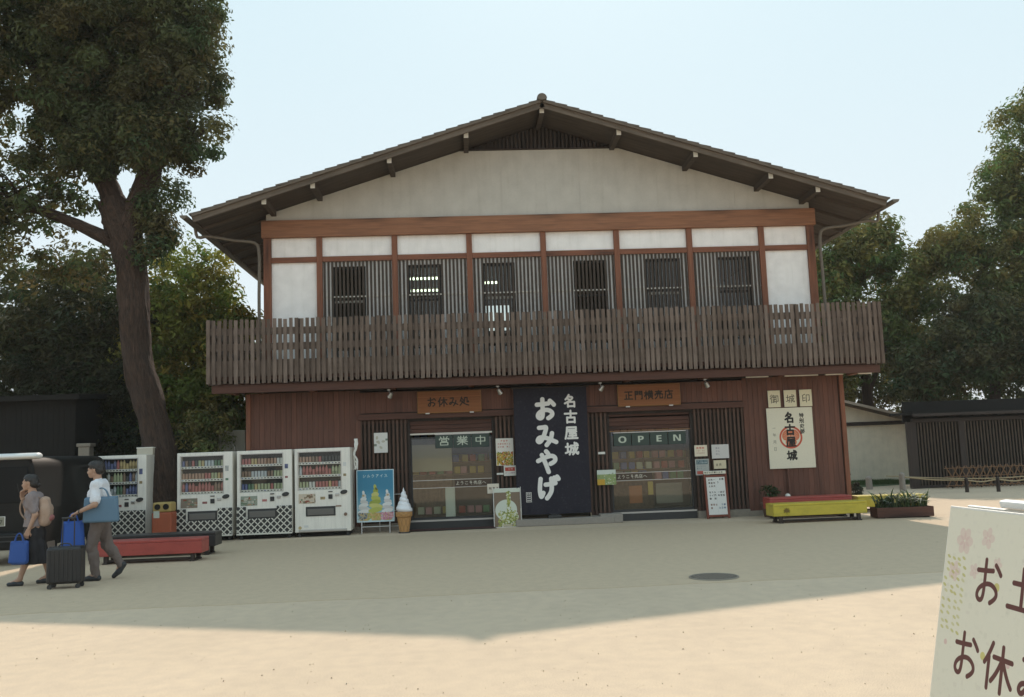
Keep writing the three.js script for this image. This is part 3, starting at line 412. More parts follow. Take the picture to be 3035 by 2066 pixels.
// ------------------------------------------------------------------ notices on the lattices
{
  const f = rng(41);
  const words = (c, x, y, w, h, rows, col, k = 0.62, lw = 3) => { c.strokeStyle = col; const ch = Object.keys(GL), s = h / rows * k; for (let r = 0; r < rows; r++) for (let i = 0; i * s * 1.25 < w - s; i++) if (f() < 0.86) glyph(c, ch[Math.floor(f() * ch.length)], x + i * s * 1.25, y + r * h / rows, s, lw); };
  const paper = (lab, x0, x1, y0, y1, draw, z = 0.162, o = {}) => board('notice', lab, o.cat || 'notice', [(x0 + x1) / 2, Math.min(y0, y1), z], x1 - x0, Math.abs(y1 - y0), 0.006, M.paper, printed(256, Math.round(256 * Math.abs(y1 - y0) / (x1 - x0)), draw), o);
  paper('white picture sheet on the lattice left of the left door', -3.94, -3.64, 1.71, 2.15, (c, w, h) => { fill(c, w, h, '#d8d6d0', f, 300); c.fillStyle = '#b9b3a2'; for (let i = 0; i < 5; i++) { c.beginPath(); c.ellipse(w * (0.2 + 0.6 * f()), h * (0.2 + 0.6 * f()), 22, 34, f() * 3, 0, 7); c.fill(); } c.fillStyle = '#7d8578'; c.fillRect(0, h * 0.55, w * 0.2, h * 0.12); c.fillRect(w * 0.84, h * 0.3, w * 0.16, h * 0.1); });
  paper('tall notice with white head and golden food picture beside the navy curtain', -1.25, -0.86, 1.33, 1.93, (c, w, h) => { fill(c, w, h, '#dcd6cc', f, 300); words(c, 70, 22, 120, 34, 1, '#c0584a', 0.9, 4); words(c, 26, 68, 216, 84, 2, '#b4685a'); for (let i = 0; i < 260; i++) { c.fillStyle = ['#8d8a35', '#b98e36', '#a4572c', '#6f7a30', '#c9a650'][Math.floor(f() * 5)]; c.beginPath(); c.ellipse(8 + f() * (w - 16), h * 0.5 + f() * h * 0.48, 6 + f() * 14, 5 + f() * 9, f() * 3, 0, 7); c.fill(); } c.fillStyle = '#d8d2c4'; c.fillRect(0, h * 0.48, 8, h * 0.5); c.fillRect(w - 8, h * 0.48, 8, h * 0.5); });
  paper('small white card with a red band below the tall food notice', -1.09, -0.81, 1.1, 1.325, (c, w, h) => { fill(c, w, h, '#d6d2c8', f, 200); c.fillStyle = '#b4493c'; c.fillRect(26, 36, w - 56, h * 0.36); words(c, 30, h * 0.64, 200, 40, 1, '#8c5a78', 0.8); c.strokeStyle = '#e8c8be'; words(c, 36, 48, 190, 52, 1, '#e6c2b6', 0.8); }, 0.172);
  paper('little white strip on the lattice under the tall food notice', -1.25, -1.1, 1.13, 1.17, (c, w, h) => fill(c, w, h, '#d4d4cc', f, 30));
  paper('cream card with three marks on the left door edge', -1.47, -1.21, 0.73, 0.94, (c, w, h) => { fill(c, w, h, '#ddd2c0', f, 200); c.strokeStyle = '#6a5648'; words(c, 34, 70, 220, 70, 1, '#5c4a40', 0.86, 7); }, 0.19);
  paper('green and yellow picture card on the right door edge', 0.98, 1.4, 0.82, 1.15, (c, w, h) => { fill(c, w, h, '#8f9c68', f, 300); c.fillStyle = '#c9cfc4'; c.fillRect(0, 0, w, h * 0.3); for (let i = 0; i < 60; i++) { c.fillStyle = ['#6d8448', '#a8b070', '#7c9a74', '#d7d6c4'][Math.floor(f() * 4)]; c.fillRect(f() * w, h * 0.2 + f() * h * 0.8, 14, 9); } c.fillStyle = '#c49c3a'; c.fillRect(0, h * 0.62, w * 0.4, h * 0.38); }, 0.2);
  paper('short white strip on the lattice left of the right door', 1.03, 1.19, 1.5, 1.55, (c, w, h) => fill(c, w, h, '#dad8d0', f, 30));
  paper('cream notice with red heading right of the right door', 3.21, 3.5, 1.37, 1.62, (c, w, h) => { fill(c, w, h, '#dccfb8', f, 200); words(c, 40, 34, 190, 50, 1, '#bf4d3e', 0.9, 6); words(c, 40, 100, 180, 90, 2, '#b08870', 0.5); });
  paper('grey blue price sheet with red foot right of the right door', 3.21, 3.52, 0.95, 1.31, (c, w, h) => { fill(c, w, h, '#a9aaa4', f, 300); c.fillStyle = '#5f7276'; c.fillRect(18, 18, w - 40, 80); words(c, 26, 26, 200, 66, 2, '#b9c2c0', 0.6); words(c, 26, 120, 200, 80, 2, '#5d6a74', 0.7); c.fillStyle = '#b95d50'; c.fillRect(26, h * 0.74, w * 0.5, h * 0.2); });
  paper('white sheet with faint grey print, largest right of the right door', 3.6, 3.99, 1.31, 1.62, (c, w, h) => { fill(c, w, h, '#cbc7c2', f, 300); words(c, 60, 40, 90, 130, 3, '#8d8890', 0.6); });
  paper('small cream card with dark caption under the white sheet', 3.63, 3.91, 1.08, 1.27, (c, w, h) => { fill(c, w, h, '#cfc2a4', f, 200); words(c, 40, 66, 180, 60, 1, '#40382e', 0.9, 6); });
  // standing matcha poster in a wire frame
  { const t = board('wire_frame_poster', 'pale green drink poster in thin white wire frame beside left door', 'poster', [-1.05, 0.0, 0.44], 0.58, 0.84, 0.015, M.paper, printed(320, 460, (c, w, h) => {
      fill(c, w, h, '#7d6a58', f, 300); c.fillStyle = '#c9ccbd'; c.fillRect(0, 0, w, h * 0.1); c.beginPath(); c.ellipse(w * 0.45, h * 0.56, w * 0.42, h * 0.27, -0.2, 0, 7); c.fill();
      for (let i = 0; i < 420; i++) { c.fillStyle = ['#8f9248', '#a7a65c', '#74803a', '#b7b584', '#cfd0bd'][Math.floor(f() * 5)]; const a = f(); c.beginPath(); a < 0.45 ? c.ellipse(w * (0.5 + 0.12 * f()), h * (0.08 + 0.8 * f()), 14, 9, f() * 3, 0, 7) : c.ellipse(w * (0.15 + 0.75 * f()), h * (0.58 + 0.4 * f()), 12, 8, f() * 3, 0, 7); c.fill(); }
      c.fillStyle = '#b3a78e'; c.fillRect(w * 0.32, h * 0.93, w * 0.34, h * 0.06); }), { tilt: [-0.1, 0, 0], rim: 0.006 });
    part('wire_frame', merge([bar([-0.3, 0, 0.03], [-0.3, 0.86, -0.06], 0.006), bar([0.3, 0, 0.03], [0.3, 0.86, -0.06], 0.006), bar([-0.3, 0.005, 0.03], [0.3, 0.005, 0.03], 0.006), bar([-0.3, 0.4, -0.05], [-0.26, 0, -0.26], 0.006), bar([0.3, 0.4, -0.05], [0.26, 0, -0.26], 0.006)]), M.whitePaint, t); }
  // ice cream poster board on a stand
  { const t = board('ice_cream_poster', 'blue ice cream poster board with three pictured cones', 'poster', [-3.89, 0.24, 0.6], 0.8, 1.11, 0.03, M.paper, printed(512, 710, (c, w, h) => {
      c.fillStyle = '#3f7f9c'; c.fillRect(0, 0, w, h); const g = c.createLinearGradient(0, h * 0.35, 0, h); g.addColorStop(0, 'rgba(160,190,200,0)'); g.addColorStop(1, 'rgba(196,210,208,0.95)'); c.fillStyle = g; c.fillRect(0, 0, w, h);
      c.strokeStyle = '#cfdcda'; across(c, 'シルクアイス', 86, 62, 46, 5, 1.28);
      const swirl = (x, y, s, cols) => { for (let i = 0; i < 7; i++) { c.fillStyle = cols[i % cols.length]; c.beginPath(); c.ellipse(x + (i % 2 ? 4 : -4), y + i * s * 0.5, s * (0.2 + 0.145 * Math.min(i, 5)), s * 0.34, 0.14 * (i % 2 ? 1 : -1), 0, 7); c.fill(); } };
      swirl(96, 310, 86, ['#d6d6d2', '#c6c4bf']); swirl(420, 304, 86, ['#dad9d6', '#c9c5c2']); swirl(256, 236, 104, ['#b2b45c', '#9aa24a', '#c3bf74']);
      c.fillStyle = '#6d6a32'; c.beginPath(); c.ellipse(268, 262, 14, 24, -0.6, 0, 7); c.fill(); c.fillStyle = '#b79a6a'; for (const [x, y] of [[90, 350], [424, 350]]) { c.beginPath(); c.ellipse(x, y, 16, 12, 0, 0, 7); c.fill(); }
      c.fillStyle = '#bfa06a'; for (const x of [96, 256, 420]) { c.beginPath(); c.moveTo(x - 84, 585); c.lineTo(x + 84, 585); c.lineTo(x + 50, 690); c.lineTo(x - 50, 690); c.fill(); }
      for (let i = 0; i < 160; i++) { const x = f() * w; c.fillStyle = x < 150 ? ['#7c8890', '#a2a08e', '#5c646c'][i % 3] : x > 320 ? ['#c58a9c', '#d8a8ae', '#b97a8a'][i % 3] : ['#c9ac74', '#b59a58', '#a8a85c'][i % 3]; c.beginPath(); c.ellipse(x, h * 0.83 + f() * h * 0.13, 14, 9, f() * 3, 0, 7); c.fill(); }
      c.strokeStyle = '#c9dbe0'; c.lineWidth = 10; c.strokeRect(5, 5, w - 10, h - 10); }), { tilt: [-0.05, 0, 0] });
    part('stand_leg', bar([-0.3, -0.24, 0.03], [-0.3, 0.1, -0.02], 0.015), M.steel, t); part('stand_leg', bar([0.3, -0.24, 0.03], [0.3, 0.1, -0.02], 0.015), M.steel, t);
    part('rear_strut', bar([-0.28, -0.235, -0.34], [-0.28, 0.6, -0.05], 0.013), M.steel, t); part('rear_strut', bar([0.28, -0.235, -0.34], [0.28, 0.6, -0.05], 0.013), M.steel, t); part('stand_bar', bar([-0.3, -0.1, 0], [0.3, -0.1, 0], 0.012), M.steel, t); }
  // soft serve cone figure
  { const t = thing('ice_cream_cone_figure', 'large soft serve cone figure with white swirl beside the left door', 'display figure', [-3.27, 0, 0.82]);
    const waffle = std([0.5, 0.27, 0.1], 0.6, { map: texture(256, 256, (x, y) => { const g = Math.min(Math.abs(((x + y) * 9) % 1 - 0.5), Math.abs(((x - y + 1) * 9) % 1 - 0.5)); const b = g < 0.07 ? 0.72 : 1; return [b, b * 0.98, b * 0.95]; }), bumpMap: texture(128, 128, (x, y) => { const g = Math.min(Math.abs(((x + y) * 9) % 1 - 0.5), Math.abs(((x - y + 1) * 9) % 1 - 0.5)); const b = g < 0.08 ? 0 : 1; return [b, b, b]; }), bumpScale: 0.006 });
    part('cone', new THREE.LatheGeometry([[0.001, 0], [0.085, 0], [0.1, 0.02], [0.15, 0.32], [0.155, 0.34], [0.175, 0.35], [0.18, 0.44], [0.172, 0.45], [0.001, 0.45]].map((q) => new THREE.Vector2(...q)), 28), waffle, t);
    const pts = []; for (let i = 0; i <= 110; i++) { const k = i / 110, r = 0.125 * (1 - k * 0.98); pts.push([r * Math.cos(k * 25), 0.48 + k * 0.37, r * Math.sin(k * 25)]); }
    const g = tube(pts, 0.062, 220, 10), p = g.attributes.position; for (let i = 0; i < p.count; i++) { const k = clamp((p.getY(i) - 0.46) / 0.42); const s = 1 - 0.3 * k; p.setX(i, p.getX(i) * s); p.setZ(i, p.getZ(i) * s); }
    part('swirl', merge([g, at(new THREE.SphereGeometry(0.15, 20, 12), 0, 0.52, 0), at(new THREE.ConeGeometry(0.035, 0.12, 12), 0, 0.9, 0)]), std([0.8, 0.8, 0.82], 0.4), t);
    part('foot', cyl(0.12, 0.13, 0.025, 24), M.charcoal, t, [0, 0.0125, 0]); }
  // small metal rack behind the cone
  { const t = thing('wire_rack', 'low dark wire rack behind the soft serve cone', 'rack', [-3.55, 0, 0.36]); for (const x of [-0.28, 0.28]) part('rack_post', bar([x, 0, 0], [x, 0.82, 0], 0.012), M.steel, t); for (const y of [0.12, 0.45, 0.8]) part('rack_bar', bar([-0.28, y, 0], [0.28, y, 0], 0.01), M.steel, t); }
  // leaning menu board
  { const t = thing('menu_board', 'red brown framed menu board with white sheets leaning by the right lattice', 'menu board', [3.6, 0, 0.42]);
    const p = node('panel', t, [0, 0, 0], [-0.12, 0, 0]); const red = wood([0.22, 0.06, 0.035]);
    for (const s of [-1, 1]) part('frame_side', rbox(0.05, 1.04, 0.05, 0.008), red, p, [s * 0.235, 0.52, 0]);
    part('frame_bar', rbox(0.42, 0.05, 0.045, 0.008, true), red, p, [0, 0.06, 0]); part('frame_bar', rbox(0.42, 0.05, 0.045, 0.008, true), red, p, [0, 0.93, 0]);
    part('sheet', rbox(0.42, 0.84, 0.012, 0.004), M.paper, p, [0, 0.495, 0.01]);
    part('menu_print', new THREE.PlaneGeometry(0.41, 0.83), printed(420, 850, (c, w, h) => { fill(c, w, h, '#d9d6d0', f, 400); for (const [x, y, r, col] of [[40, 40, 3, '#6a5a50'], [236, 30, 2, '#3c3832'], [40, 320, 3, '#4a463e'], [236, 320, 2, '#4a463e'], [50, 600, 2, '#8a6a5a'], [236, 600, 2, '#5a6a80']]) words(c, x, y, 160, r * 72, r, col, 0.62, 7); c.strokeStyle = '#c4c2bc'; c.lineWidth = 3; c.strokeRect(212, 20, 1, h - 40); }), p, [0, 0.495, 0.0185]);
    part('head_strip', rbox(0.5, 0.07, 0.03, 0.006), M.paper, p, [-0.01, 1.01, 0.02]);
    part('head_print', new THREE.PlaneGeometry(0.49, 0.06), printed(320, 40, (c, w, h) => { c.fillStyle = '#d8d0bc'; c.fillRect(0, 0, w, h); words(c, 10, 6, 300, 32, 1, '#4a4238', 0.86, 4); }), p, [-0.01, 1.01, 0.0375]);
    part('rear_leg', bar([-0.15, 0.9, -0.12], [-0.15, 0, -0.2], 0.016), red, t); part('rear_leg', bar([0.15, 0.9, -0.12], [0.15, 0, -0.2], 0.016), red, t); }
  // lamps clipped under the balcony
  [[-3.55, 'leftmost'], [-1.18, 'second'], [1.08, 'third'], [3.42, 'rightmost']].forEach(([x, w], i) => { const t = thing('spot_lamp', `small swivelling spot lamp under the balcony, ${w} of four`, 'lamp', [x, 3.0, 0.62], 0, 'spot lamps under the balcony');
    part('lamp_base', cyl(0.04, 0.04, 0.03, 14), M.steel, t, [0, 0.06, 0]); part('lamp_arm', bar([0, 0.05, 0], [0.02, -0.02, 0.02], 0.01), M.steel, t); part('lamp_head', new THREE.CylinderGeometry(0.035, 0.055, 0.12, 16), M.steel, t, [0.035, -0.05, 0.0], [0.5, 0, 0.5 * (i % 2 ? 1 : -1)]); });
}
// ------------------------------------------------------------------ vending machines
{
  const f = rng(51), canCols = [[0.6, 0.08, 0.06], [0.65, 0.42, 0.06], [0.08, 0.25, 0.1], [0.7, 0.68, 0.62], [0.08, 0.12, 0.4], [0.32, 0.16, 0.07], [0.55, 0.25, 0.12], [0.05, 0.05, 0.05], [0.45, 0.5, 0.2], [0.5, 0.55, 0.6]].map((c) => { const g = (c[0] + c[1] + c[2]) / 3; return std(c.map((v) => lerp(v, g * 0.8 + 0.06, 0.45)), 0.35); });
  const label = canCols.map((m) => { const k = m.clone(); k.map = rep(texture(32, 64, (x, y) => { const b = y > 0.35 && y < 0.62 ? 1 : 0.62 + 0.2 * n2(x * 6, y * 9); return [b, b, b]; }), 2, 1); return k; });
  const can = new THREE.LatheGeometry([[0.001, 0], [0.026, 0], [0.029, 0.006], [0.029, 0.112], [0.024, 0.122], [0.001, 0.122]].map((q) => new THREE.Vector2(...q)), 10);
  const bottle = new THREE.LatheGeometry([[0.001, 0], [0.03, 0], [0.032, 0.01], [0.031, 0.12], [0.022, 0.155], [0.012, 0.17], [0.014, 0.19], [0.001, 0.19]].map((q) => new THREE.Vector2(...q)), 10);
  const W = 1.14, H = 1.75, DEP = 0.72;
  function machine(lab, x, z, w, turn, poster) {
    const t = thing('vending_machine', lab, 'vending machine', [x, 0, z], turn, 'drink vending machines along the shop wall');
    const k = w / W, X = (u) => (u - 0.5) * w, y0 = 0.1;
    // cabinet round the display recess
    const dx0 = X(0.07), dx1 = X(0.83), dy1 = y0 + H * 0.955, dy0 = y0 + H * 0.5;
    part('cabinet', merge([at(rbox(w, H, DEP - 0.13, 0.012), 0, y0 + H / 2, -DEP + (DEP - 0.13) / 2), at(rbox(dx0 + w / 2, H, 0.14, 0.012), (dx0 - w / 2) / 2, y0 + H / 2, -0.07), at(rbox(w / 2 - dx1, H, 0.14, 0.012), (dx1 + w / 2) / 2, y0 + H / 2, -0.07), at(rbox(dx1 - dx0 + 0.01, H + y0 - dy1, 0.14, 0.012), (dx0 + dx1) / 2, (H + y0 + dy1) / 2, -0.0705), at(rbox(dx1 - dx0 + 0.01, dy0 - y0, 0.14, 0.012), (dx0 + dx1) / 2, (dy0 + y0) / 2, -0.0705)]), M.vend, t);
    const ds = node('display_case', t);
    part('case_back', box(dx1 - dx0, dy1 - dy0, 0.01), M.charcoal, ds, [(dx0 + dx1) / 2, (dy0 + dy1) / 2, -0.128]);
    const rowH = (dy1 - dy0) / 3, n = 13;
    for (let r = 0; r < 3; r++) {
      const ys = dy0 + r * rowH;
      part('shelf', box(dx1 - dx0, 0.05, 0.11), M.whitePaint, ds, [(dx0 + dx1) / 2, ys + 0.03, -0.068]);
      const tall = f() < 0.6 ? bottle : can; let c = Math.floor(f() * 10);
      for (let i = 0; i < n; i++) {
        if (f() < 0.45) c = Math.floor(f() * 10);
        const gx = dx0 + (i + 0.5) * (dx1 - dx0) / n;
        const o = part('drink_can', i % 5 === 4 ? can : tall, (f() < 0.6 ? label : canCols)[c], ds, [gx, ys + 0.056, -0.07], [0, f() * 6, 0]);
        part('price_button', rbox(0.036, 0.018, 0.008, 0.003), f() < 0.8 ? M.charcoal : canCols[4], ds, [gx, ys + 0.03, -0.01]);
      }
    }
    part('display_glass', new THREE.PlaneGeometry(dx1 - dx0, dy1 - dy0), M.clear, ds, [(dx0 + dx1) / 2, (dy0 + dy1) / 2, -0.0025]);
    part('display_frame', merge([at(box(dx1 - dx0 + 0.04, 0.018, 0.012), (dx0 + dx1) / 2, dy1 + 0.009, 0.002), at(box(0.018, dy1 - dy0, 0.012), dx0 - 0.009, (dy0 + dy1) / 2, 0.002), at(box(0.018, dy1 - dy0, 0.012), dx1 + 0.009, (dy0 + dy1) / 2, 0.002)]), M.steel, t);
    // fittings
    const yb = (v) => y0 + H * (1 - v);
    part('advert', new THREE.PlaneGeometry(0.3 * w, 0.2), printed(128, 84, (c, a, b) => { fill(c, a, b, poster, f, 120, 0.2); for (let i = 0; i < 26; i++) { c.fillStyle = ['#7d6a52', '#a88a6a', '#6c7a62', '#b9b3a4', '#8c4a3a'][Math.floor(f() * 5)]; c.fillRect(f() * a, f() * b, 6 + f() * 26, 5 + f() * 14); } }), t, [X(0.22), yb(0.6), 0.004]);
    part('note_slot', rbox(0.085 * k, 0.02, 0.02, 0.004), M.charcoal, t, [X(0.64), yb(0.525), 0.006]);
    part('coin_panel', rbox(0.085 * k, 0.095, 0.024, 0.006), M.charcoal, t, [X(0.64), yb(0.585), 0.006]);
    part('coin_slot', rbox(0.085, 0.06, 0.02, 0.01), M.steel, t, [X(0.76), yb(0.565), 0.006]);
    part('card_reader', new THREE.CylinderGeometry(0.06, 0.065, 0.03, 20).rotateX(Math.PI / 2).scale(1.2, 0.7, 1), M.charcoal, t, [X(0.88), yb(0.535), 0.01], [0, 0, 0.2]);
    part('lock', cyl(0.035, 0.035, 0.03, 16).rotateX(Math.PI / 2), std([0.2, 0.12, 0.08], 0.5), t, [X(0.905), yb(0.8), 0.01]);
    const flap = part('dispenser', merge([at(rbox(0.53 * w, 0.2, 0.02, 0.008), 0, 0, 0)]), M.charcoal, t, [X(0.46), yb(0.755), 0.002]);
    part('dispenser_flap', rbox(0.47 * w, 0.13, 0.015, 0.006), std([0.16, 0.15, 0.14], 0.25), flap, [0, -0.01, 0.014], [0.1, 0, 0]);
    for (const [u, v, sw, sh, c] of [[0.9, 0.2, 0.07, 0.1, 2], [0.9, 0.33, 0.06, 0.05, 0], [0.5, 0.6, 0.1, 0.05, 9], [0.78, 0.7, 0.12, 0.04, 3], [0.2, 0.93, 0.09, 0.05, 1]]) part('sticker', rbox(sw, sh * rnd(0.8, 1.2, f), 0.002, 0.0008), label[(c + Math.floor(f() * 3)) % 10], t, [X(u), yb(v), 0.003]);
    part('kick_plate', rbox(0.86 * w, 0.05, 0.012, 0.005), M.steel, t, [0, y0 + 0.03, 0.004]);
    part('badge', new THREE.CircleGeometry(0.035, 18), canCols[1], t, [X(0.09), yb(0.945), 0.004]);
    for (const s of [-1, 1]) for (const q of [-0.08, -DEP + 0.08]) part('foot', cyl(0.03, 0.035, y0, 10), M.charcoal, t, [s * (w / 2 - 0.08), y0 / 2, q]);
    part('base_plate', box(w - 0.04, y0 - 0.02, 0.03), M.black, t, [0, y0 / 2, -0.1]);
    return t;
  }
  const ms = [machine('white vending machine standing apart on the left behind the walking man', -9.18, 0.9, 1.1, 0.0, '#b9b4a4'), machine('white vending machine with lattice foot, leftmost of the three side by side', -7.42, 0.9, 1.15, 0, '#86786a'), machine('white vending machine with lattice foot, middle of the three side by side', -6.18, 0.9, 1.15, 0, '#8f9788'), machine('white vending machine without a lattice, next to the ice cream poster', -4.965, 0.9, 1.17, 0, '#c9b9a4')];
  // white crossed laths in front of three of the machines
  const lath = std([0.66, 0.63, 0.55], 0.6);
  const screen = (lab, xc, w, h, z, slot) => {
    const t = thing('lattice_screen', lab, 'lattice screen', [xc, 0.1, z], 0, 'white lattice screens at the vending machines');
    part('frame_rail', box(w, 0.03, 0.022), lath, t, [0, 0.015, 0]);
    const bl = slot ? [[-w / 2, slot[0], 0.02, h], [slot[1], w / 2, 0.02, h], [slot[0], slot[1], 0.02, slot[2]]] : [[-w / 2, w / 2, 0.02, h]];
    for (const [xa, xb, ya, yb] of bl) part('dark_backing', box(xb - xa, yb - ya, 0.006), M.charcoal, t, [(xa + xb) / 2, (ya + yb) / 2, -0.016]);
    for (const s of [-1, 1]) {
      for (let d = -h; d < w; d += 0.135) { // a 45 degree lath from (x, 0), clipped to the frame and broken at the opening
        const pts = []; let run = null;
        for (let q = 0; q <= 60; q++) {
          const y = h * q / 60, x = (s > 0 ? d + y : w - d - y) - w / 2, inside = Math.abs(x) < w / 2 && !(slot && x > slot[0] && x < slot[1] && y > slot[2]);
          if (inside) { run = run || [x, y]; run[2] = x; run[3] = y; } if ((!inside || q === 60) && run) { if (run[3] - run[1] > 0.02) pts.push(run); run = null; }
        }
        for (const [xa, ya, xb, yb] of pts) part('lath', box(Math.hypot(xb - xa, yb - ya), 0.02, 0.008), lath, t, [(xa + xb) / 2, (ya + yb) / 2, s * 0.0045], [0, 0, Math.atan2(yb - ya, xb - xa)]);
      }
    }
  };
  screen('white lattice screen at the foot of the machine behind the man', -9.18, 1.1, 0.6, 0.95, null);
  screen('white lattice screen below the machine right of the orange bin', -7.42, 1.15, 0.58, 0.95, [-0.38, 0.28, 0.33]);
  screen('white lattice screen below the middle machine of the three', -6.18, 1.15, 0.58, 0.95, [-0.38, 0.26, 0.33]);
  // things on and behind the machines
  { const t = thing('air_conditioner', 'weathered cream outdoor unit behind the vending machines at the wall end', 'outdoor unit', [-7.35, 0, -1.0]);
    part('casing', rbox(0.75, 2.35, 0.4, 0.02), std([0.42, 0.4, 0.33], 0.6, { map: rep(dirtRaw, 0.8) }), t, [0, 1.175, 0]); part('fan_grille', new THREE.TorusGeometry(0.22, 0.012, 8, 30), M.steel, t, [-0.08, 1.9, 0.21]); for (let i = 0; i < 6; i++) part('louvre', box(0.6, 0.015, 0.02), M.gutter, t, [0, 0.9 + i * 0.08, 0.205]); }
  { const t = thing('electric_box', 'small cream box on top of the single machine on the left', 'box', [-8.8, 1.85, 0.35]); part('box_body', rbox(0.34, 0.14, 0.3, 0.01), std([0.5, 0.45, 0.36], 0.7), t, [0, 0.07, 0]); part('box_lid', rbox(0.36, 0.02, 0.32, 0.008), M.lath, t, [0, 0.15, 0]); }
  { const t = thing('recycling_bin', 'orange recycling bin with two round holes between the machines', 'bin', [-8.14, 0, 1.25]);
    const org = std([0.36, 0.085, 0.035], 0.5, { map: rep(dirtRaw, 1) }); part('bin_body', rbox(0.4, 0.66, 0.36, 0.03), org, t, [0, 0.33, 0]);
    part('bin_top', rbox(0.38, 0.2, 0.34, 0.04), std([0.4, 0.28, 0.09], 0.55), t, [0.0, 0.76, 0]); part('bin_mouth', cyl(0.06, 0.06, 0.02, 18).rotateX(Math.PI / 2), M.black, t, [-0.085, 0.77, 0.17]); part('bin_mouth', cyl(0.06, 0.06, 0.02, 18).rotateX(Math.PI / 2), M.black, t, [0.085, 0.77, 0.17]); part('bin_label', new THREE.PlaneGeometry(0.12, 0.14), printed(64, 72, (c, w, h) => fill(c, w, h, '#b9bdb0', f, 60, 0.3)), t, [-0.1, 0.62, 0.1835]); }
  { const t = thing('hanging_strips', 'crumpled pale paper strips hanging at the corner of the right machine', 'decoration', [-4.31, 1.35, 0.5]); for (let i = 0; i < 5; i++) { const pts = []; for (let k = 0; k < 7; k++) pts.push([rnd(-0.05, 0.05, f), 0.68 - k * 0.11, rnd(-0.05, 0.05, f)]); const g = tube(pts, 0.014, 20, 5).scale(1, 1, 0.4); part('paper_strip', g, M.paper, t); } }
}
// ------------------------------------------------------------------ benches
{
  const paint = (c) => std(c, 0.42, { map: rep(paintRaw, 0.9), bumpMap: rep(woodRaw, 0.4, 2), bumpScale: 0.0015 });
  const yellow = paint([0.56, 0.44, 0.045]), red = paint([0.4, 0.07, 0.055]), black = paint([0.03, 0.026, 0.025]);
  const emblem = printed(128, 128, (c, w, h) => { c.fillStyle = '#b0a02a'; c.fillRect(0, 0, w, h); c.fillStyle = '#6f5a24'; for (let i = 0; i < 7; i++) { c.save(); c.translate(64, 66); c.rotate((i - 3) * 0.62); c.beginPath(); c.ellipse(0, -32, 12, 26, 0, 0, 7); c.fill(); c.restore(); } c.beginPath(); c.ellipse(64, 70, 26, 22, 0, 0, 7); c.fill(); c.fillRect(59, 80, 10, 38); });
  function bench(lab, m, pos, w, turn, mark, h = 0.39, d = 0.46) {
    const t = thing('bench', lab, 'bench', pos, turn, 'long painted benches on the plaza');
    part('seat', rbox(w, 0.045, d, 0.012, true), m, t, [0, h - 0.0225, 0]);
    part('front_panel', rbox(w, 0.2, 0.035, 0.012, true), m, t, [0, h - 0.145, d / 2 - 0.018]); part('rear_panel', rbox(w, 0.2, 0.035, 0.012, true), m, t, [0, h - 0.145, -d / 2 + 0.018]);
    for (const s of [-1, 1]) { part('end_panel', rbox(0.035, 0.2, d - 0.07, 0.01), m, t, [s * (w / 2 - 0.018), h - 0.145, 0]); for (const q of [-1, 1]) part('leg', rbox(0.07, h - 0.2, 0.07, 0.01), M.darkWood, t, [s * (w / 2 - 0.16), (h - 0.2) / 2, q * (d / 2 - 0.07)]); part('foot_bar', rbox(0.08, 0.03, d, 0.008), M.darkWood, t, [s * (w / 2 - 0.16), 0.016, 0]); }
    part('stretcher', rbox(w - 0.3, 0.04, 0.06, 0.008, true), M.darkWood, t, [0, 0.05, d / 2 - 0.1]);
    if (mark) part('emblem', new THREE.CircleGeometry(0.075, 28), emblem, t, [-w / 2 + 0.27, h - 0.145, d / 2 + 0.0025]);
    return t;
  }
  bench('yellow bench with a brown leaf emblem in front of the red one', yellow, [5.16, 0, 2.1], 1.93, 0.015, true);
  bench('red bench behind the yellow emblem bench against the right wall', red, [5.37, 0, 1.05], 1.78, 0, false, 0.45);
  bench('plain yellow bench beyond the fern planter', yellow, [7.55, 0, 0.2], 1.5, -0.1, false, 0.36);
  bench('red bench near the walking man in front of the machines', red, [-7.26, 0, 4.58], 1.75, 0.0, false, 0.38);
  bench('black bench half hidden behind the left red bench', black, [-7.34, 0, 3.62], 1.85, 0, false, 0.4);
}
// ------------------------------------------------------------------ plaza fittings
{ const t = thing('door_mat', 'dark red mat on the ground before the left glass door', 'mat', [-2.25, 0.004, 0.42]); part('mat_body', rbox(1.85, 0.018, 0.42, 0.006), std([0.075, 0.026, 0.022], 0.98, { map: rep(speckRaw, 2) }), t, [0, 0.009, 0]); part('mat_border', merge([at(box(1.89, 0.012, 0.03), 0, 0.006, 0.225), at(box(1.89, 0.012, 0.03), 0, 0.006, -0.225)]), M.black, t); }
{
  const t = thing('manhole_cover', 'round dark iron manhole cover set in the plaza', 'manhole cover', [1.1, 0.004, 9.28]);
  part('cover_plate', new THREE.CylinderGeometry(0.275, 0.28, 0.012, 40), std([0.14, 0.115, 0.09], 0.7, { map: rep(speckRaw, 3) }), t, [0, 0.004, 0]);
  part('cover_ring', new THREE.TorusGeometry(0.294, 0.013, 8, 44).rotateX(Math.PI / 2), M.concrete, t, [0, 0.002, 0]);
  const nub = cyl(0.018, 0.022, 0.008, 8), ms = []; for (let i = -6; i <= 6; i++) for (let j = -6; j <= 6; j++) if (Math.hypot(i, j) < 5.5) ms.push(at(nub.clone(), i * 0.045, 0.013, j * 0.045));
  tag(part('cover_studs', merge(ms), std([0.17, 0.14, 0.11], 0.6), t), null, null, null, 'stuff');
}
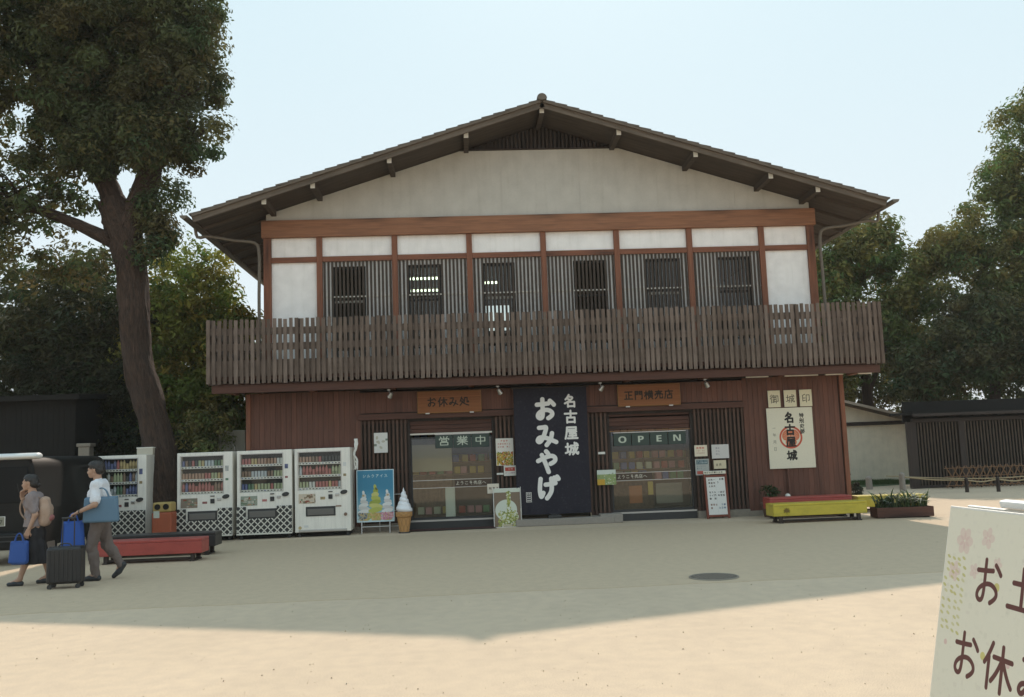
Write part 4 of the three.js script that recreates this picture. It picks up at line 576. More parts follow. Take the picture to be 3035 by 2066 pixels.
// ------------------------------------------------------------------ hand-lettered board close to the camera
{
  const f = rng(61), t = thing('lettered_signboard', 'pale hand-lettered signboard with faded flowers close to the camera on right', 'signboard', [0.215, 0, 16.82], 0);
  const w = 1.1, h = 1.36, face = printed(1024, 1240, (c, W, H) => {
    fill(c, W, H, '#dcd6c4', f, 1600, 0.03);
    for (const [x, y, r, n] of [[150, 150, 60, 6], [330, 120, 46, 5], [90, 300, 46, 5], [420, 230, 30, 5], [640, 190, 42, 5], [250, 280, 34, 5], [820, 130, 40, 5]]) { c.fillStyle = 'rgba(206,164,160,0.34)'; for (let i = 0; i < n; i++) { c.beginPath(); c.ellipse(x + Math.cos(i * 6.283 / n) * r * 0.6, y + Math.sin(i * 6.283 / n) * r * 0.6, r * 0.52, r * 0.4, i * 6.283 / n, 0, 7); c.fill(); } }
    for (let i = 0; i < 44; i++) { c.fillStyle = `rgba(176,168,84,${0.35 + 0.3 * f()})`; c.beginPath(); c.ellipse(20 + (i % 4) * 46 + f() * 18, 230 + Math.floor(i / 4) * 34 + f() * 14, 15, 7, 0.35, 0, 7); c.fill(); }
    for (const [x, y, k] of [[430, 330, 20], [230, 620, 15], [380, 640, 18], [560, 640, 13], [700, 620, 22], [80, 640, 13], [860, 300, 18], [500, 1050, 16], [120, 1060, 14]]) { c.fillStyle = k % 2 ? 'rgba(200,150,150,0.5)' : 'rgba(184,170,70,0.6)'; c.beginPath(); c.ellipse(x, y, k, k, 0, 0, 7); c.fill(); }
    c.strokeStyle = c.fillStyle = '#5d332e';
    across(c, 'お土産', 256, 205, 216, 22, 1.12); across(c, 'お休み処', 146, 556, 216, 22, 1.1);
    
  }, 0.6);
  for (const s of [1, -1]) { // two leaves of the folding frame; the printed one looks to the left of the picture
    const p = node('board_leaf', t, [s > 0 ? 0 : 0.62, 0, 0], [0, -Math.PI / 2 + (s > 0 ? 0 : Math.PI), 0]), q = node('leaf_tilt', p, [0, 0, 0], [-0.205, 0, 0]);
    for (const m of [part('board', rbox(w, h - 0.12, 0.018, 0.004), M.whitePaint, p), ...(s > 0 ? [] : [part('top_rail', rbox(w * 0.74, 0.035, 0.04, 0.008), std([0.8, 0.79, 0.76], 0.35), p, [-w * 0.15, 0, 0])]), ...[-1, 1].map((k) => part('leg', rbox(0.025, 0.2, 0.02, 0.004), M.steel, p, [k * (w / 2 - 0.03), 0.06, 0]))]) { q.updateMatrix(); }
    p.remove(q);
    p.children.forEach((m) => { const y = m.name.startsWith('board') ? h / 2 + 0.02 : m.name.startsWith('top') ? h - 0.015 : 0.08; m.position.set(m.position.x, y * Math.cos(0.205), -y * Math.sin(0.205)); m.rotation.x = -0.205; });
    if (s > 0) { const m = part('lettered_face', new THREE.PlaneGeometry(w - 0.02, h - 0.14), face, p); const y = h / 2 + 0.02; m.position.set(0, y * Math.cos(0.205) + 0.0115 * Math.sin(0.205), -y * Math.sin(0.205) + 0.0115 * Math.cos(0.205)); m.rotation.x = -0.205; }
  }
}
// ------------------------------------------------------------------ right-hand side: white house, slatted wall, low fences, planter
{
  const f = rng(71);
  { const t = thing('white_house', 'small white walled house with low gable roof beyond the right corner', 'house', [11.15, 0, -14.2]);
    const W = 4.0; // right edge from the centre line
    const cream = std([0.9, 0.82, 0.66], 0.9, { map: rep(plasterRaw, 0.4) }); part('wall', box(7.96, 2.15, 0.16), cream, t, [0.02, 1.075, -0.08]); part('side_wall', box(0.16, 2.1, 6), cream, t, [W - 0.08, 1.05, -3.16]);
    const gs = new THREE.Shape([[-W, 0], [W, 0], [0, 1.1]].map((q) => new THREE.Vector2(...q))); part('gable_wall', uvm(new THREE.ExtrudeGeometry(gs, { depth: 0.14, bevelEnabled: false })), cream, t, [0, 2.25, -0.15]);
    part('tie_beam', rbox(8.3, 0.14, 0.2, 0.01, true), M.darkWood, t, [0.1, 2.2, 0.0]); part('eave_post', rbox(0.1, 2.1, 0.1, 0.01), M.darkWood, t, [W + 0.02, 1.05, 0.0]);
    const roof = node('roof', t), a = Math.atan(0.27); for (const s of [-1, 1]) { part('roof_slab', box(4.65, 0.09, 7.2), M.tile, roof, [s * 2.2, 3.45 - 0.27 * 2.2, -3.1], [0, 0, -s * a]); part('verge_board', box(4.65, 0.1, 0.04, true), std([0.45, 0.37, 0.3], 0.7), roof, [s * 2.2, 3.44 - 0.27 * 2.2, 0.52], [0, 0, -s * a]); }
    const bush = thing('shrub', 'small dark shrub at the foot of the white house wall', 'shrub', [12.25, 0, -13.7]); bush.userData.leafy = [0.34, 260, 0.09];
  }
  { const t = thing('slatted_wall', 'long dark wall of upright slats under a low roof on right', 'fence', [12.36, 0, -8.0], 0.02);
    const g = [0, 1].map(() => box(0.04, 2.02, 0.03)), m1 = std([0.11, 0.078, 0.056], 0.8, { map: rep(weatherRaw, 2, 0.6) });
    for (let i = 0; i < 62; i++) { if (i === 13 || i === 14) continue; part('upright_slat', g[i % 2], m1, t, [0.1 + i * 0.104, 1.07, 0]); }
    part('wide_post', rbox(0.2, 2.1, 0.12, 0.01), M.darkWood, t, [0.1 + 13.5 * 0.104, 1.05, 0.01]); part('wide_post', rbox(0.3, 2.1, 0.12, 0.01), M.darkWood, t, [-0.14, 1.05, 0.01]); 
    part('wall_back', box(7, 2.1, 0.06), M.black, t, [3.4, 1.05, -0.3]); part('sill', rbox(7, 0.08, 0.14, 0.01, true), M.darkWood, t, [3.4, 0.04, 0]); part('head_rail', rbox(7, 0.12, 0.12, 0.01, true), M.darkWood, t, [3.4, 2.13, 0.0]);
    part('roof_eave', box(8, 0.07, 1.5, true), M.black, t, [3.75, 2.37, -0.35], [0.01, 0, 0]); part('roof_fascia', rbox(8, 0.34, 0.04, 0.008, true), M.black, t, [3.75, 2.58, -0.2]); part('eave_edge', rbox(8, 0.09, 0.05, 0.01, true), M.darkWood, t, [3.75, 2.3, 0.38]); for (let i = 0; i < 20; i++) part('rafter_end', rbox(0.06, 0.08, 0.3, 0.006), M.darkWood, t, [0 + i * 0.4, 2.28, 0.16]); part('wall_head', box(7.6, 0.5, 0.06), M.black, t, [3.6, 2.35, -0.34]); }
  { const t = thing('bamboo_fence', 'low brown fence of crossed bamboo in front of the slatted wall', 'fence', [13.1, 0, -7.35]);
    for (let i = 0; i < 17; i++) for (const s of [-1, 1]) part('bamboo_cane', bar([i * 0.22 - s * 0.19, 0.02, s * 0.014], [i * 0.22 + s * 0.19, 0.68, s * 0.014], 0.017, 7), M.bamboo, t);
    for (const y of [0.08, 0.36, 0.62]) part('bamboo_rail', bar([-0.25, y, 0.03], [3.8, y, 0.03], 0.012, 7), M.bamboo, t); for (let i = 0; i < 5; i++) part('fence_post', cyl(0.03, 0.03, 0.72, 8), M.darkWood, t, [i * 0.92, 0.36, -0.03]); }
  { const spots = [[11.15, -8.95, 'left'], [11.35, -6.9, 'middle']];
    const mk = (lab, x, z, h, m, r) => { const t = thing('rope_post', lab, 'post', [x, 0, z], 0, 'short posts carrying the rope'); part('post_shaft', cyl(r, r * 1.08, h, 14), m, t, [0, h / 2, 0]); part('post_cap', new THREE.SphereGeometry(r * 1.05, 14, 8, 0, 7, 0, Math.PI / 2), m, t, [0, h, 0]); return t; };
    mk('pale stone post nearest the lawn corner', 11.0, -8.6, 0.32, M.stone, 0.1); mk('pale stone post behind the fern planter', 11.0, -6.3, 0.5, M.stone, 0.085);
    mk('dark rope post left of the other two dark ones', 12.35, -5.2, 0.36, M.darkWood, 0.05); mk('dark rope post between the other two dark ones', 13.1, -4.9, 0.36, M.darkWood, 0.05); mk('dark rope post at the right picture edge', 13.85, -4.6, 0.36, M.darkWood, 0.05);
    const r = thing('barrier_rope', 'slack straw rope strung along the short posts', 'rope', [0, 0, 0]);
    part('rope_span', tube([[11.0, 0.46, -6.3], [11.7, 0.36, -5.75], [12.35, 0.34, -5.2], [12.7, 0.29, -5.05], [13.1, 0.34, -4.9], [13.5, 0.29, -4.75], [13.85, 0.34, -4.6], [15, 0.3, -4.3]], 0.018, 60, 6), M.rope, r);
    part('rope_span', tube([[11.4, 0.42, -8.2], [12.6, 0.34, -7.2], [13.9, 0.3, -6.6], [15.5, 0.36, -6.2]], 0.016, 40, 6), M.rope, r); }
  { const t = thing('lamp_pole', 'slender pale metal pole rising behind the white house roof', 'pole', [14.45, 0, -18]); part('pole_shaft', cyl(0.06, 0.08, 5.1, 14), std([0.42, 0.42, 0.38], 0.5), t, [0, 2.55, 0]); part('pole_base', cyl(0.11, 0.11, 0.1, 14), M.concrete, t, [0, 0.05, 0]); part('pole_arm', rbox(0.42, 0.07, 0.12, 0.02), M.steel, t, [-0.1, 5.12, 0]); }
  { const t = thing('fern_planter', 'dark wooden trough planter full of green ferns right of benches', 'planter', [6.98, 0, 2.0], -0.06);
    part('trough', merge([at(rbox(1.15, 0.2, 0.03, 0.008, true), 0, 0.12, 0.19), at(rbox(1.15, 0.2, 0.03, 0.008, true), 0, 0.12, -0.19), at(rbox(0.03, 0.2, 0.36, 0.008), -0.56, 0.12, 0), at(rbox(0.03, 0.2, 0.36, 0.008), 0.56, 0.12, 0)]), M.darkBeam, t); part('soil', box(1.08, 0.02, 0.34), std([0.03, 0.022, 0.016], 1), t, [0, 0.18, 0]); for (const s of [-1, 1]) part('trough_foot', rbox(0.08, 0.03, 0.36, 0.006), M.darkWood, t, [s * 0.45, 0.015, 0]);
    const gr = [[0.06, 0.11, 0.03], [0.035, 0.07, 0.022], [0.1, 0.14, 0.045]].map((c) => new THREE.MeshPhysicalMaterial({ color: new THREE.Color().setRGB(...c), roughness: 0.8, transmission: 0.35, thickness: 0, side: THREE.DoubleSide }));
    for (let i = 0; i < 210; i++) { const g = new THREE.PlaneGeometry(0.036, 1, 2, 7), p = g.attributes.position, L = rnd(0.36, 0.7, f), lean = rnd(0.5, 1.25, f); for (let k = 0; k < p.count; k++) { const q = p.getY(k) + 0.5, wd = Math.sin(Math.PI * Math.min(1, 0.12 + q * 0.9)) * (k % 2 ? 0.9 : 1); p.setXYZ(k, p.getX(k) * wd, L * (q - 0.62 * q * q * lean), L * q * q * lean * 0.9); } g.computeVertexNormals(); part('fern_frond', g, gr[i % 3], t, [rnd(-0.5, 0.5, f), 0.18, rnd(-0.12, 0.12, f)], [0, f() * 6.28, 0]); } }
  { const t = thing('flower_pot', 'potted plant with small leaves beside the right lattice', 'plant', [4.72, 0, 0.55]); part('pot', new THREE.LatheGeometry([[0.001, 0], [0.13, 0], [0.18, 0.28], [0.2, 0.28], [0.2, 0.32], [0.16, 0.32], [0.15, 0.26], [0.001, 0.26]].map((q) => new THREE.Vector2(...q)), 20), std([0.12, 0.07, 0.05], 0.8), t); t.userData.leafy2 = 1;
    const t2 = thing('lidded_jar', 'dark jar with a pale round lid against the right wall', 'jar', [4.33 + 0.82, 0, 0.5]); part('jar_body', new THREE.LatheGeometry([[0.001, 0], [0.1, 0], [0.15, 0.14], [0.13, 0.3], [0.07, 0.4], [0.001, 0.4]].map((q) => new THREE.Vector2(...q)), 20), std([0.09, 0.07, 0.06], 0.4), t2); part('jar_lid', new THREE.SphereGeometry(0.06, 16, 10), M.lath, t2, [0, 0.43, 0]); }
}
// ------------------------------------------------------------------ trees and shrubs
// a tapered, slightly gnarled limb along a list of [x, y, z, radius]
function limb(pts, seg = 20, rad = 12, seed = 1, rough = 0.08) {
  const cv = new THREE.CatmullRomCurve3(pts.map((p) => V(p[0], p[1], p[2]))), pos = [], uv = [], idx = [], n = pts.length - 1;
  const fr = cv.computeFrenetFrames(seg, false);
  for (let i = 0; i <= seg; i++) {
    const t = i / seg, c = cv.getPoint(t), k = Math.min(n - 1e-6, t * n), a = Math.floor(k), r = lerp(pts[a][3], pts[a + 1][3], k - a);
    for (let j = 0; j <= rad; j++) {
      const th = j / rad * Math.PI * 2, cs = Math.cos(th), sn = Math.sin(th), rr = r * (1 + rough * n3(cs * 1.5 + seed, sn * 1.5, t * n * 1.2) + rough * 0.5 * n3(cs * 4 + seed, sn * 4, t * n * 4));
      const N = fr.normals[i], B = fr.binormals[i];
      pos.push(c.x + rr * (N.x * cs + B.x * sn), c.y + rr * (N.y * cs + B.y * sn), c.z + rr * (N.z * cs + B.z * sn)); uv.push(j / rad * 2 * Math.PI * pts[0][3], t * n * 1.2);
    }
  }
  for (let i = 0; i < seg; i++) for (let j = 0; j < rad; j++) { const a = i * (rad + 1) + j; idx.push(a, a + 1, a + rad + 1, a + 1, a + rad + 2, a + rad + 1); }
  const g = new THREE.BufferGeometry(); g.setAttribute('position', new THREE.Float32BufferAttribute(pos, 3)); g.setAttribute('uv', new THREE.Float32BufferAttribute(uv, 2)); g.setIndex(idx); g.computeVertexNormals(); return g;
}
// foliage: leaf-sized folded faces spread through clumps that fill the given lobes [x, y, z, rx, ry, rz, clumps]
function foliage(lobes, o) {
  const f = rng(o.seed), P = [], C = [], size = o.size ?? 0.16, per = o.per ?? 120, cr = o.clump ?? 0.55, hue = o.hue ?? [0.055, 0.075, 0.026], droop = o.droop ?? 0.25;
  const a = V(), b = V(), n = V(), q = V();
  for (const [x, y, z, rx, ry, rz, nc] of lobes) for (let c = 0; c < nc; c++) {
    const u = f() * 2 - 1, th = f() * 6.2832, sh = Math.pow(f(), o.hollow ?? 0.42), s = Math.sqrt(1 - u * u);
    const cx = x + rx * sh * s * Math.cos(th), cy = y + ry * sh * u, cz = z + rz * sh * s * Math.sin(th);
    if (o.gaps && n3(cx * 0.42 + o.seed, cy * 0.42, cz * 0.42) < o.gaps) continue;
    const r = cr * rnd(0.55, 1.25, f), tone = rnd(0.75, 1.3, f), yel = rnd(0.72, 1.5, f), np = Math.round(per * rnd(0.7, 1.2, f));
    for (let i = 0; i < np; i++) {
      const v = f() * 2 - 1, w = f() * 6.2832, t = Math.sqrt(1 - v * v), k = r * Math.pow(f(), 0.4);
      const px = cx + k * t * Math.cos(w), py = cy + k * v * 0.72, pz = cz + k * t * Math.sin(w);
      n.set(t * Math.cos(w) + rnd(-0.7, 0.7, f), v + 0.5 + rnd(-0.5, 0.5, f), t * Math.sin(w) + rnd(-0.7, 0.7, f)).normalize();
      a.set(rnd(-1, 1, f), rnd(-1, 1, f) - droop, rnd(-1, 1, f)).cross(n).normalize(); b.crossVectors(n, a);
      const l = size * (0.5 + 1.1 * Math.pow(f(), 1.6)), wd = l * rnd(0.34, 0.5, f), h = l * 0.16;
      const A = [px - a.x * l / 2, py - a.y * l / 2, pz - a.z * l / 2], Bp = [px + a.x * l / 2, py + a.y * l / 2 - h * droop * 2, pz + a.z * l / 2];
      const L = [px + b.x * wd / 2 + n.x * h * 0.5, py + b.y * wd / 2 + n.y * h * 0.5, pz + b.z * wd / 2 + n.z * h * 0.5], Rr = [px - b.x * wd / 2 + n.x * h * 0.5, py - b.y * wd / 2 + n.y * h * 0.5, pz - b.z * wd / 2 + n.z * h * 0.5];
      P.push(...A, ...Bp, ...L, ...A, ...Rr, ...Bp);
      const g = tone * rnd(0.8, 1.2, f), cl = [hue[0] * g * yel, hue[1] * g, hue[2] * g];
      for (let e = 0; e < 6; e++) C.push(...cl);
    }
  }
  const g = new THREE.BufferGeometry(); g.setAttribute('position', new THREE.Float32BufferAttribute(P, 3)); g.setAttribute('color', new THREE.Float32BufferAttribute(C, 3)); g.computeVertexNormals(); return g;
}
const leafMat = (tr = 0.42) => new THREE.MeshPhysicalMaterial({ color: 0xffffff, vertexColors: true, roughness: 0.75, specularIntensity: 0.35, transmission: tr, thickness: 0, side: THREE.DoubleSide });
const leaves = leafMat(0.5), leavesDeep = leafMat(0.4);
function tree(name, label, cat, limbs, lobes, o) {
  const b = limbs[0][0], t = thing(name, label, cat, [b[0], b[1], b[2]], 0, o.group);
  const loc = (L) => L.map((p) => [p[0] - b[0], p[1] - b[1], p[2] - b[2], p[3]]);
  part('trunk', limb(loc(limbs[0]), 44, 22, o.seed, o.rough ?? 0.1), M.bark, t);
  limbs.slice(1).forEach((L, i) => part('limb', limb(loc(L), 16, 10, o.seed + i), M.bark, t));
  part('crown', foliage(lobes.map((l) => [l[0] - b[0], l[1] - b[1], l[2] - b[2], ...l.slice(3)]), o), o.deep ? leavesDeep : leaves, t);
  return t;
}
{
  // the big leaning camphor tree on the left
  tree('camphor_tree', 'huge leaning tree with dense rounded crown behind the vending machines on left', 'tree', [
    [[-8.38, 0, 0.15, 0.46], [-8.5, 0.9, 0.1, 0.37], [-8.74, 2.4, 0, 0.325], [-9.18, 4.2, 0, 0.3], [-9.26, 5.6, 0, 0.32], [-9.48, 6.9, 0, 0.37], [-9.75, 7.6, 0.05, 0.3]],
    [[-9.55, 6.8, 0, 0.3], [-9.85, 7.9, -0.1, 0.26], [-10.4, 8.8, 0, 0.2], [-11.3, 10.4, 0.2, 0.12], [-12, 11.6, 0.2, 0.05]],
    [[-9.4, 6.9, 0, 0.34], [-9.05, 7.7, 0, 0.29], [-8.9, 8.3, 0, 0.24], [-8.5, 9.6, 0.2, 0.16], [-8.0, 10.8, 0.2, 0.06]],
    [[-9.6, 6.6, 0, 0.17], [-10.4, 7.0, 0.3, 0.13], [-11.3, 7.35, 0.4, 0.1], [-12.6, 7.5, 0.5, 0.05]],
    [[-8.95, 8.2, 0, 0.15], [-8.3, 8.6, 0.3, 0.1], [-7.6, 9.1, 0.3, 0.05]], [[-9.9, 8.0, -0.1, 0.16], [-9.6, 9.6, -0.2, 0.12], [-9.5, 11.5, -0.2, 0.05]],
  ], [
    [-8.55, 10.1, 0.1, 1.25, 1.55, 1.5, 120], [-8.35, 11.9, 0, 1.0, 1.2, 1.4, 85], [-9.7, 11.6, 0, 1.7, 2.2, 1.9, 210], [-9.4, 13.8, 0, 1.6, 1.5, 1.7, 110], [-11.2, 11.6, 0.2, 1.7, 2.3, 1.9, 210], [-11.2, 14, 0, 2, 1.6, 1.8, 130], [-12.8, 12, 0.2, 1.6, 2.6, 1.9, 170],
    [-8.15, 8.95, 0.2, 0.9, 0.6, 1.0, 40], [-10.2, 9.7, 0.2, 1.2, 0.9, 1.2, 60], [-9.1, 9.2, 0.1, 0.7, 0.9, 0.9, 42], [-8.65, 7.4, 0.1, 0.42, 0.7, 0.5, 16], [-8.7, 6.5, 0.1, 0.35, 0.6, 0.5, 12], [-10.15, 8.5, 0.5, 0.55, 0.5, 0.5, 16], [-8.75, 8.35, 0.6, 0.5, 0.5, 0.4, 16], [-9.5, 9.0, 0.7, 0.7, 0.5, 0.4, 22], [-8.4, 7.75, 0.4, 0.35, 0.4, 0.4, 9],
  ], { seed: 101, rough: 0.15, size: 0.115, per: 235, clump: 0.44, hue: [0.085, 0.106, 0.038], hollow: 0.36, gaps: -0.62 });
  { const f = rng(107), L = scene.children.find((o) => o.name === 'camphor_tree'), ends = [[-11, 9.8, 0.1], [-8.4, 9.8, 0.2], [-9.5, 10.6, -0.2], [-11.6, 7.4, 0.4], [-8.0, 8.8, 0.3], [-10.4, 8.8, 0], [-12, 7.45, 0.45]], tw = [];
    for (let i = 0; i < 90; i++) { const e = ends[i % 7], a = f() * 6.28, l = rnd(0.5, 1.3, f) * (e[0] > -8.3 ? 0.5 : 1), u = rnd(-0.1, 0.9, f), p = [e[0] + 8.38, e[1], e[2] - 0.15], q = [p[0] + Math.cos(a) * l * 0.5, p[1] + u * l * 0.5 + 0.1, p[2] + Math.sin(a) * l * 0.5], r = [p[0] + Math.cos(a + 0.3) * l, p[1] + u * l, p[2] + Math.sin(a + 0.3) * l]; tw.push(limb([[...p, 0.035], [...q, 0.02], [...r, 0.006]], 5, 5, i)); }
    tag(part('twigs', merge(tw), M.bark, L), null, null, null, 'stuff'); }
  // its low loose sprays to the left, letting the sky through
  const low = scene.children.find((o) => o.name === 'camphor_tree');
  part('low_sprays', foliage([[-11.4, 8.6, 0.3, 1.5, 0.9, 1.2, 46], [-11.9, 7.2, 0.5, 1.4, 0.8, 1, 44], [-10.6, 7.6, 0.3, 0.8, 0.7, 0.8, 16], [-12, 6.1, 0.5, 1.2, 0.6, 1, 26], [-10.5, 6.0, 0.2, 0.8, 0.5, 0.6, 12], [-9.6, 8.8, 0.3, 0.6, 0.5, 0.6, 12]].map((l) => [l[0] + 8.38, l[1], l[2] - 0.15, ...l.slice(3)]), { seed: 103, size: 0.14, per: 70, clump: 0.4, hue: [0.095, 0.105, 0.036], hollow: 0.6 }), leaves, low);
  const bg = 'trees behind the vending machines';
  tree('broadleaf_tree', 'bushy tree with sunlit yellow green edge left of the eaves', 'tree', [[[-9.0, 0, -4.5, 0.2], [-9.2, 2, -4.6, 0.16], [-9.3, 5, -4.8, 0.09]], [[-9.2, 2, -4.6, 0.1], [-8.4, 4, -4.7, 0.05]]],
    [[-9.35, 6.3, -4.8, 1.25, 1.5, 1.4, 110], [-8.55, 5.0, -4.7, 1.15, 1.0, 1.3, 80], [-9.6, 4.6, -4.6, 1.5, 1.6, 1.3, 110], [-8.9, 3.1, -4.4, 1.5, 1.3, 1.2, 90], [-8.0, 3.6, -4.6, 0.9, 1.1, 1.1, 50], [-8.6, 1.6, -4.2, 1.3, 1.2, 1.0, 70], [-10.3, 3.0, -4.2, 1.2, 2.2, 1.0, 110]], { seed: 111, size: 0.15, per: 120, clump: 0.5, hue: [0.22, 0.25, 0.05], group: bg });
  tree('broadleaf_tree', 'dark spreading tree at the far left behind the leaning trunk', 'tree', [[[-12.4, 0, -4.5, 0.24], [-12.3, 2.5, -4.6, 0.18], [-12, 6, -4.8, 0.08]]],
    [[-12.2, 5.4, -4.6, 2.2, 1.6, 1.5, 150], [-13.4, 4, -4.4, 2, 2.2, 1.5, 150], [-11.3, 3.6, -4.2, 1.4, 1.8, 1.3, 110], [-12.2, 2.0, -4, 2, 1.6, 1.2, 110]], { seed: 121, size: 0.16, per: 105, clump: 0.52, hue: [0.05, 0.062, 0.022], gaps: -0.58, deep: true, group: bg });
  tree('broadleaf_tree', 'taller tree closing the gap far back on the left', 'tree', [[[-14.8, 0, -10, 0.26], [-14.9, 4, -10, 0.16], [-15, 8, -10, 0.06]]], [[-15, 6.5, -10, 3.4, 2.4, 1.8, 190], [-12.5, 4.6, -10, 3, 2.4, 1.6, 170], [-17.5, 5, -9, 2.4, 3, 1.6, 140], [-13.5, 2.2, -9.6, 4, 2, 1.2, 160]], { seed: 131, size: 0.2, per: 85, clump: 0.62, hue: [0.09, 0.105, 0.035], gaps: -0.5, group: bg });
  tree('hedge_bush', 'low dense bush filling the ground between the machines and the trees', 'bush', [[[-10.2, 0, -2.6, 0.06], [-10.2, 0.8, -2.6, 0.03]]], [[-9.2, 1.4, -2.4, 1.1, 1.3, 0.6, 70], [-10.6, 1.5, -2.6, 1.2, 1.4, 0.6, 80], [-12.2, 1.4, -2.8, 1.4, 1.3, 0.6, 80], [-8.2, 1.6, -2.6, 0.8, 1.2, 0.6, 46], [-12.6, 3.7, -3.4, 1.6, 0.9, 0.6, 80], [-10.9, 3.2, -3.2, 0.9, 1.0, 0.6, 56]], { seed: 141, size: 0.13, per: 95, clump: 0.42, hue: [0.035, 0.045, 0.016], deep: true });
  // small leafy spray leaning over the machines
  tree('shrub', 'leafy shrub leaning over the vending machines at the wall end', 'shrub', [[[-7.7, 0, -0.55, 0.04], [-7.6, 1.5, -0.55, 0.03], [-7.5, 2.4, -0.5, 0.015]]], [[-7.5, 2.5, -0.45, 0.55, 0.5, 0.35, 22], [-8.0, 2.3, -0.4, 0.6, 0.5, 0.35, 22], [-7.6, 1.95, 0.2, 0.35, 0.14, 0.2, 7]], { seed: 151, size: 0.11, per: 46, clump: 0.26, hue: [0.15, 0.17, 0.055] });
  // right-hand trees
  const rg = 'trees beyond the right corner of the shop';
  tree('broadleaf_tree', 'mid green rounded tree just beyond the right eaves', 'tree', [[[14.2, 0, -15, 0.24], [14, 4, -15, 0.18], [13.9, 7.5, -15, 0.08]], [[14.1, 3.5, -15, 0.12], [15.5, 6.5, -15, 0.06]]],
    [[14.1, 9.1, -15, 1.9, 1.7, 1.7, 150], [16.4, 8.0, -15.4, 1.2, 1.2, 1.3, 60], [12.3, 7.4, -15, 1.6, 1.7, 1.6, 120], [15.3, 7.2, -15, 1.5, 1.5, 1.6, 105], [13.4, 5.6, -14.6, 2.0, 1.4, 1.6, 130], [15.8, 5.2, -14.6, 1.6, 1.4, 1.5, 100], [12.2, 4.3, -14.6, 1.6, 1.3, 1.4, 90]], { seed: 201, size: 0.19, per: 95, clump: 0.6, hue: [0.165, 0.205, 0.058], gaps: -0.62, group: rg });
  tree('broadleaf_tree', 'tall tree rising out of the picture at the right edge', 'tree', [[[19.5, 0, -13, 0.32], [19.6, 5, -13, 0.24], [20, 11, -13, 0.1]], [[19.6, 5, -13, 0.15], [17.8, 8.5, -13, 0.06]], [[19.7, 6.5, -13, 0.14], [21, 11, -13, 0.05]]],
    [[20.6, 13.2, -13, 1.4, 2.0, 1.5, 110], [19.4, 11.2, -13, 1.2, 1.4, 1.4, 85], [20.8, 10.6, -13, 1.8, 1.8, 1.7, 130], [18.0, 9.1, -13, 1.7, 1.3, 1.6, 105], [16.6, 8.6, -13, 1.2, 1.1, 1.3, 60], [19.6, 8.3, -13, 2, 1.6, 1.7, 120], [17.6, 6.7, -12.6, 2, 1.6, 1.6, 110], [20.5, 6.2, -12.4, 2, 1.8, 1.6, 120]], { seed: 211, size: 0.18, per: 90, clump: 0.56, hue: [0.15, 0.185, 0.056], gaps: -0.46, group: rg });
  tree('broadleaf_tree', 'dark low tree hanging over the slatted wall', 'tree', [[[16.5, 0, -10.5, 0.26], [16.6, 2.6, -10.6, 0.2], [17, 5, -10.8, 0.08]]],
    [[15.4, 4.3, -10.6, 1.9, 1.3, 1.3, 115], [17.8, 4.2, -10.4, 2.0, 1.6, 1.4, 140], [16.6, 5.5, -11, 1.8, 1.2, 1.4, 100], [14.2, 3.7, -11, 1.3, 1.0, 1.1, 55], [19.5, 4.6, -10, 1.6, 2, 1.4, 110]], { seed: 221, size: 0.17, per: 100, clump: 0.52, hue: [0.07, 0.085, 0.032], gaps: -0.6, deep: true, group: rg });
  tree('broadleaf_tree', 'distant tree filling the gap behind the white house', 'tree', [[[11, 0, -20, 0.24], [11, 4, -20, 0.16], [11, 6, -20, 0.08]]], [[11, 5.4, -20, 3, 2.2, 1.8, 150], [14.5, 4.2, -21, 3.4, 2.6, 1.8, 170], [18.5, 4.8, -20, 3.2, 3.2, 1.8, 170], [23, 6, -19, 3, 4, 1.8, 150]], { seed: 231, size: 0.22, per: 75, clump: 0.66, hue: [0.09, 0.11, 0.04], gaps: -0.6, group: rg });
  // a few plants near the walls
  const bush = scene.children.find((o) => o.name === 'shrub' && o.userData.leafy); delete bush.userData.leafy;
  part('crown', foliage([[0, 0.22, 0, 0.3, 0.2, 0.22, 16]], { seed: 241, size: 0.08, per: 60, clump: 0.12, hue: [0.04, 0.055, 0.022] }), leavesDeep, bush); part('stem', cyl(0.02, 0.03, 0.2, 8), M.bark, bush, [0, 0.1, 0]);
  const pot = scene.children.find((o) => o.userData.leafy2); delete pot.userData.leafy2; part('leaves', foliage([[0, 0.5, 0, 0.2, 0.16, 0.18, 12]], { seed: 243, size: 0.08, per: 30, clump: 0.12, hue: [0.05, 0.075, 0.025] }), leaves, pot); part('stem', cyl(0.012, 0.016, 0.24, 8), M.bark, pot, [0, 0.38, 0]);
  tree('clipped_bush', 'round clipped dark bush behind the benches at the wall corner', 'bush', [[[7.15, 0, -0.7, 0.03], [7.15, 0.2, -0.7, 0.02]]], [[7.15, 0.36, -0.7, 0.24, 0.24, 0.24, 26]], { seed: 251, size: 0.06, per: 70, clump: 0.1, hue: [0.05, 0.06, 0.035] });
}
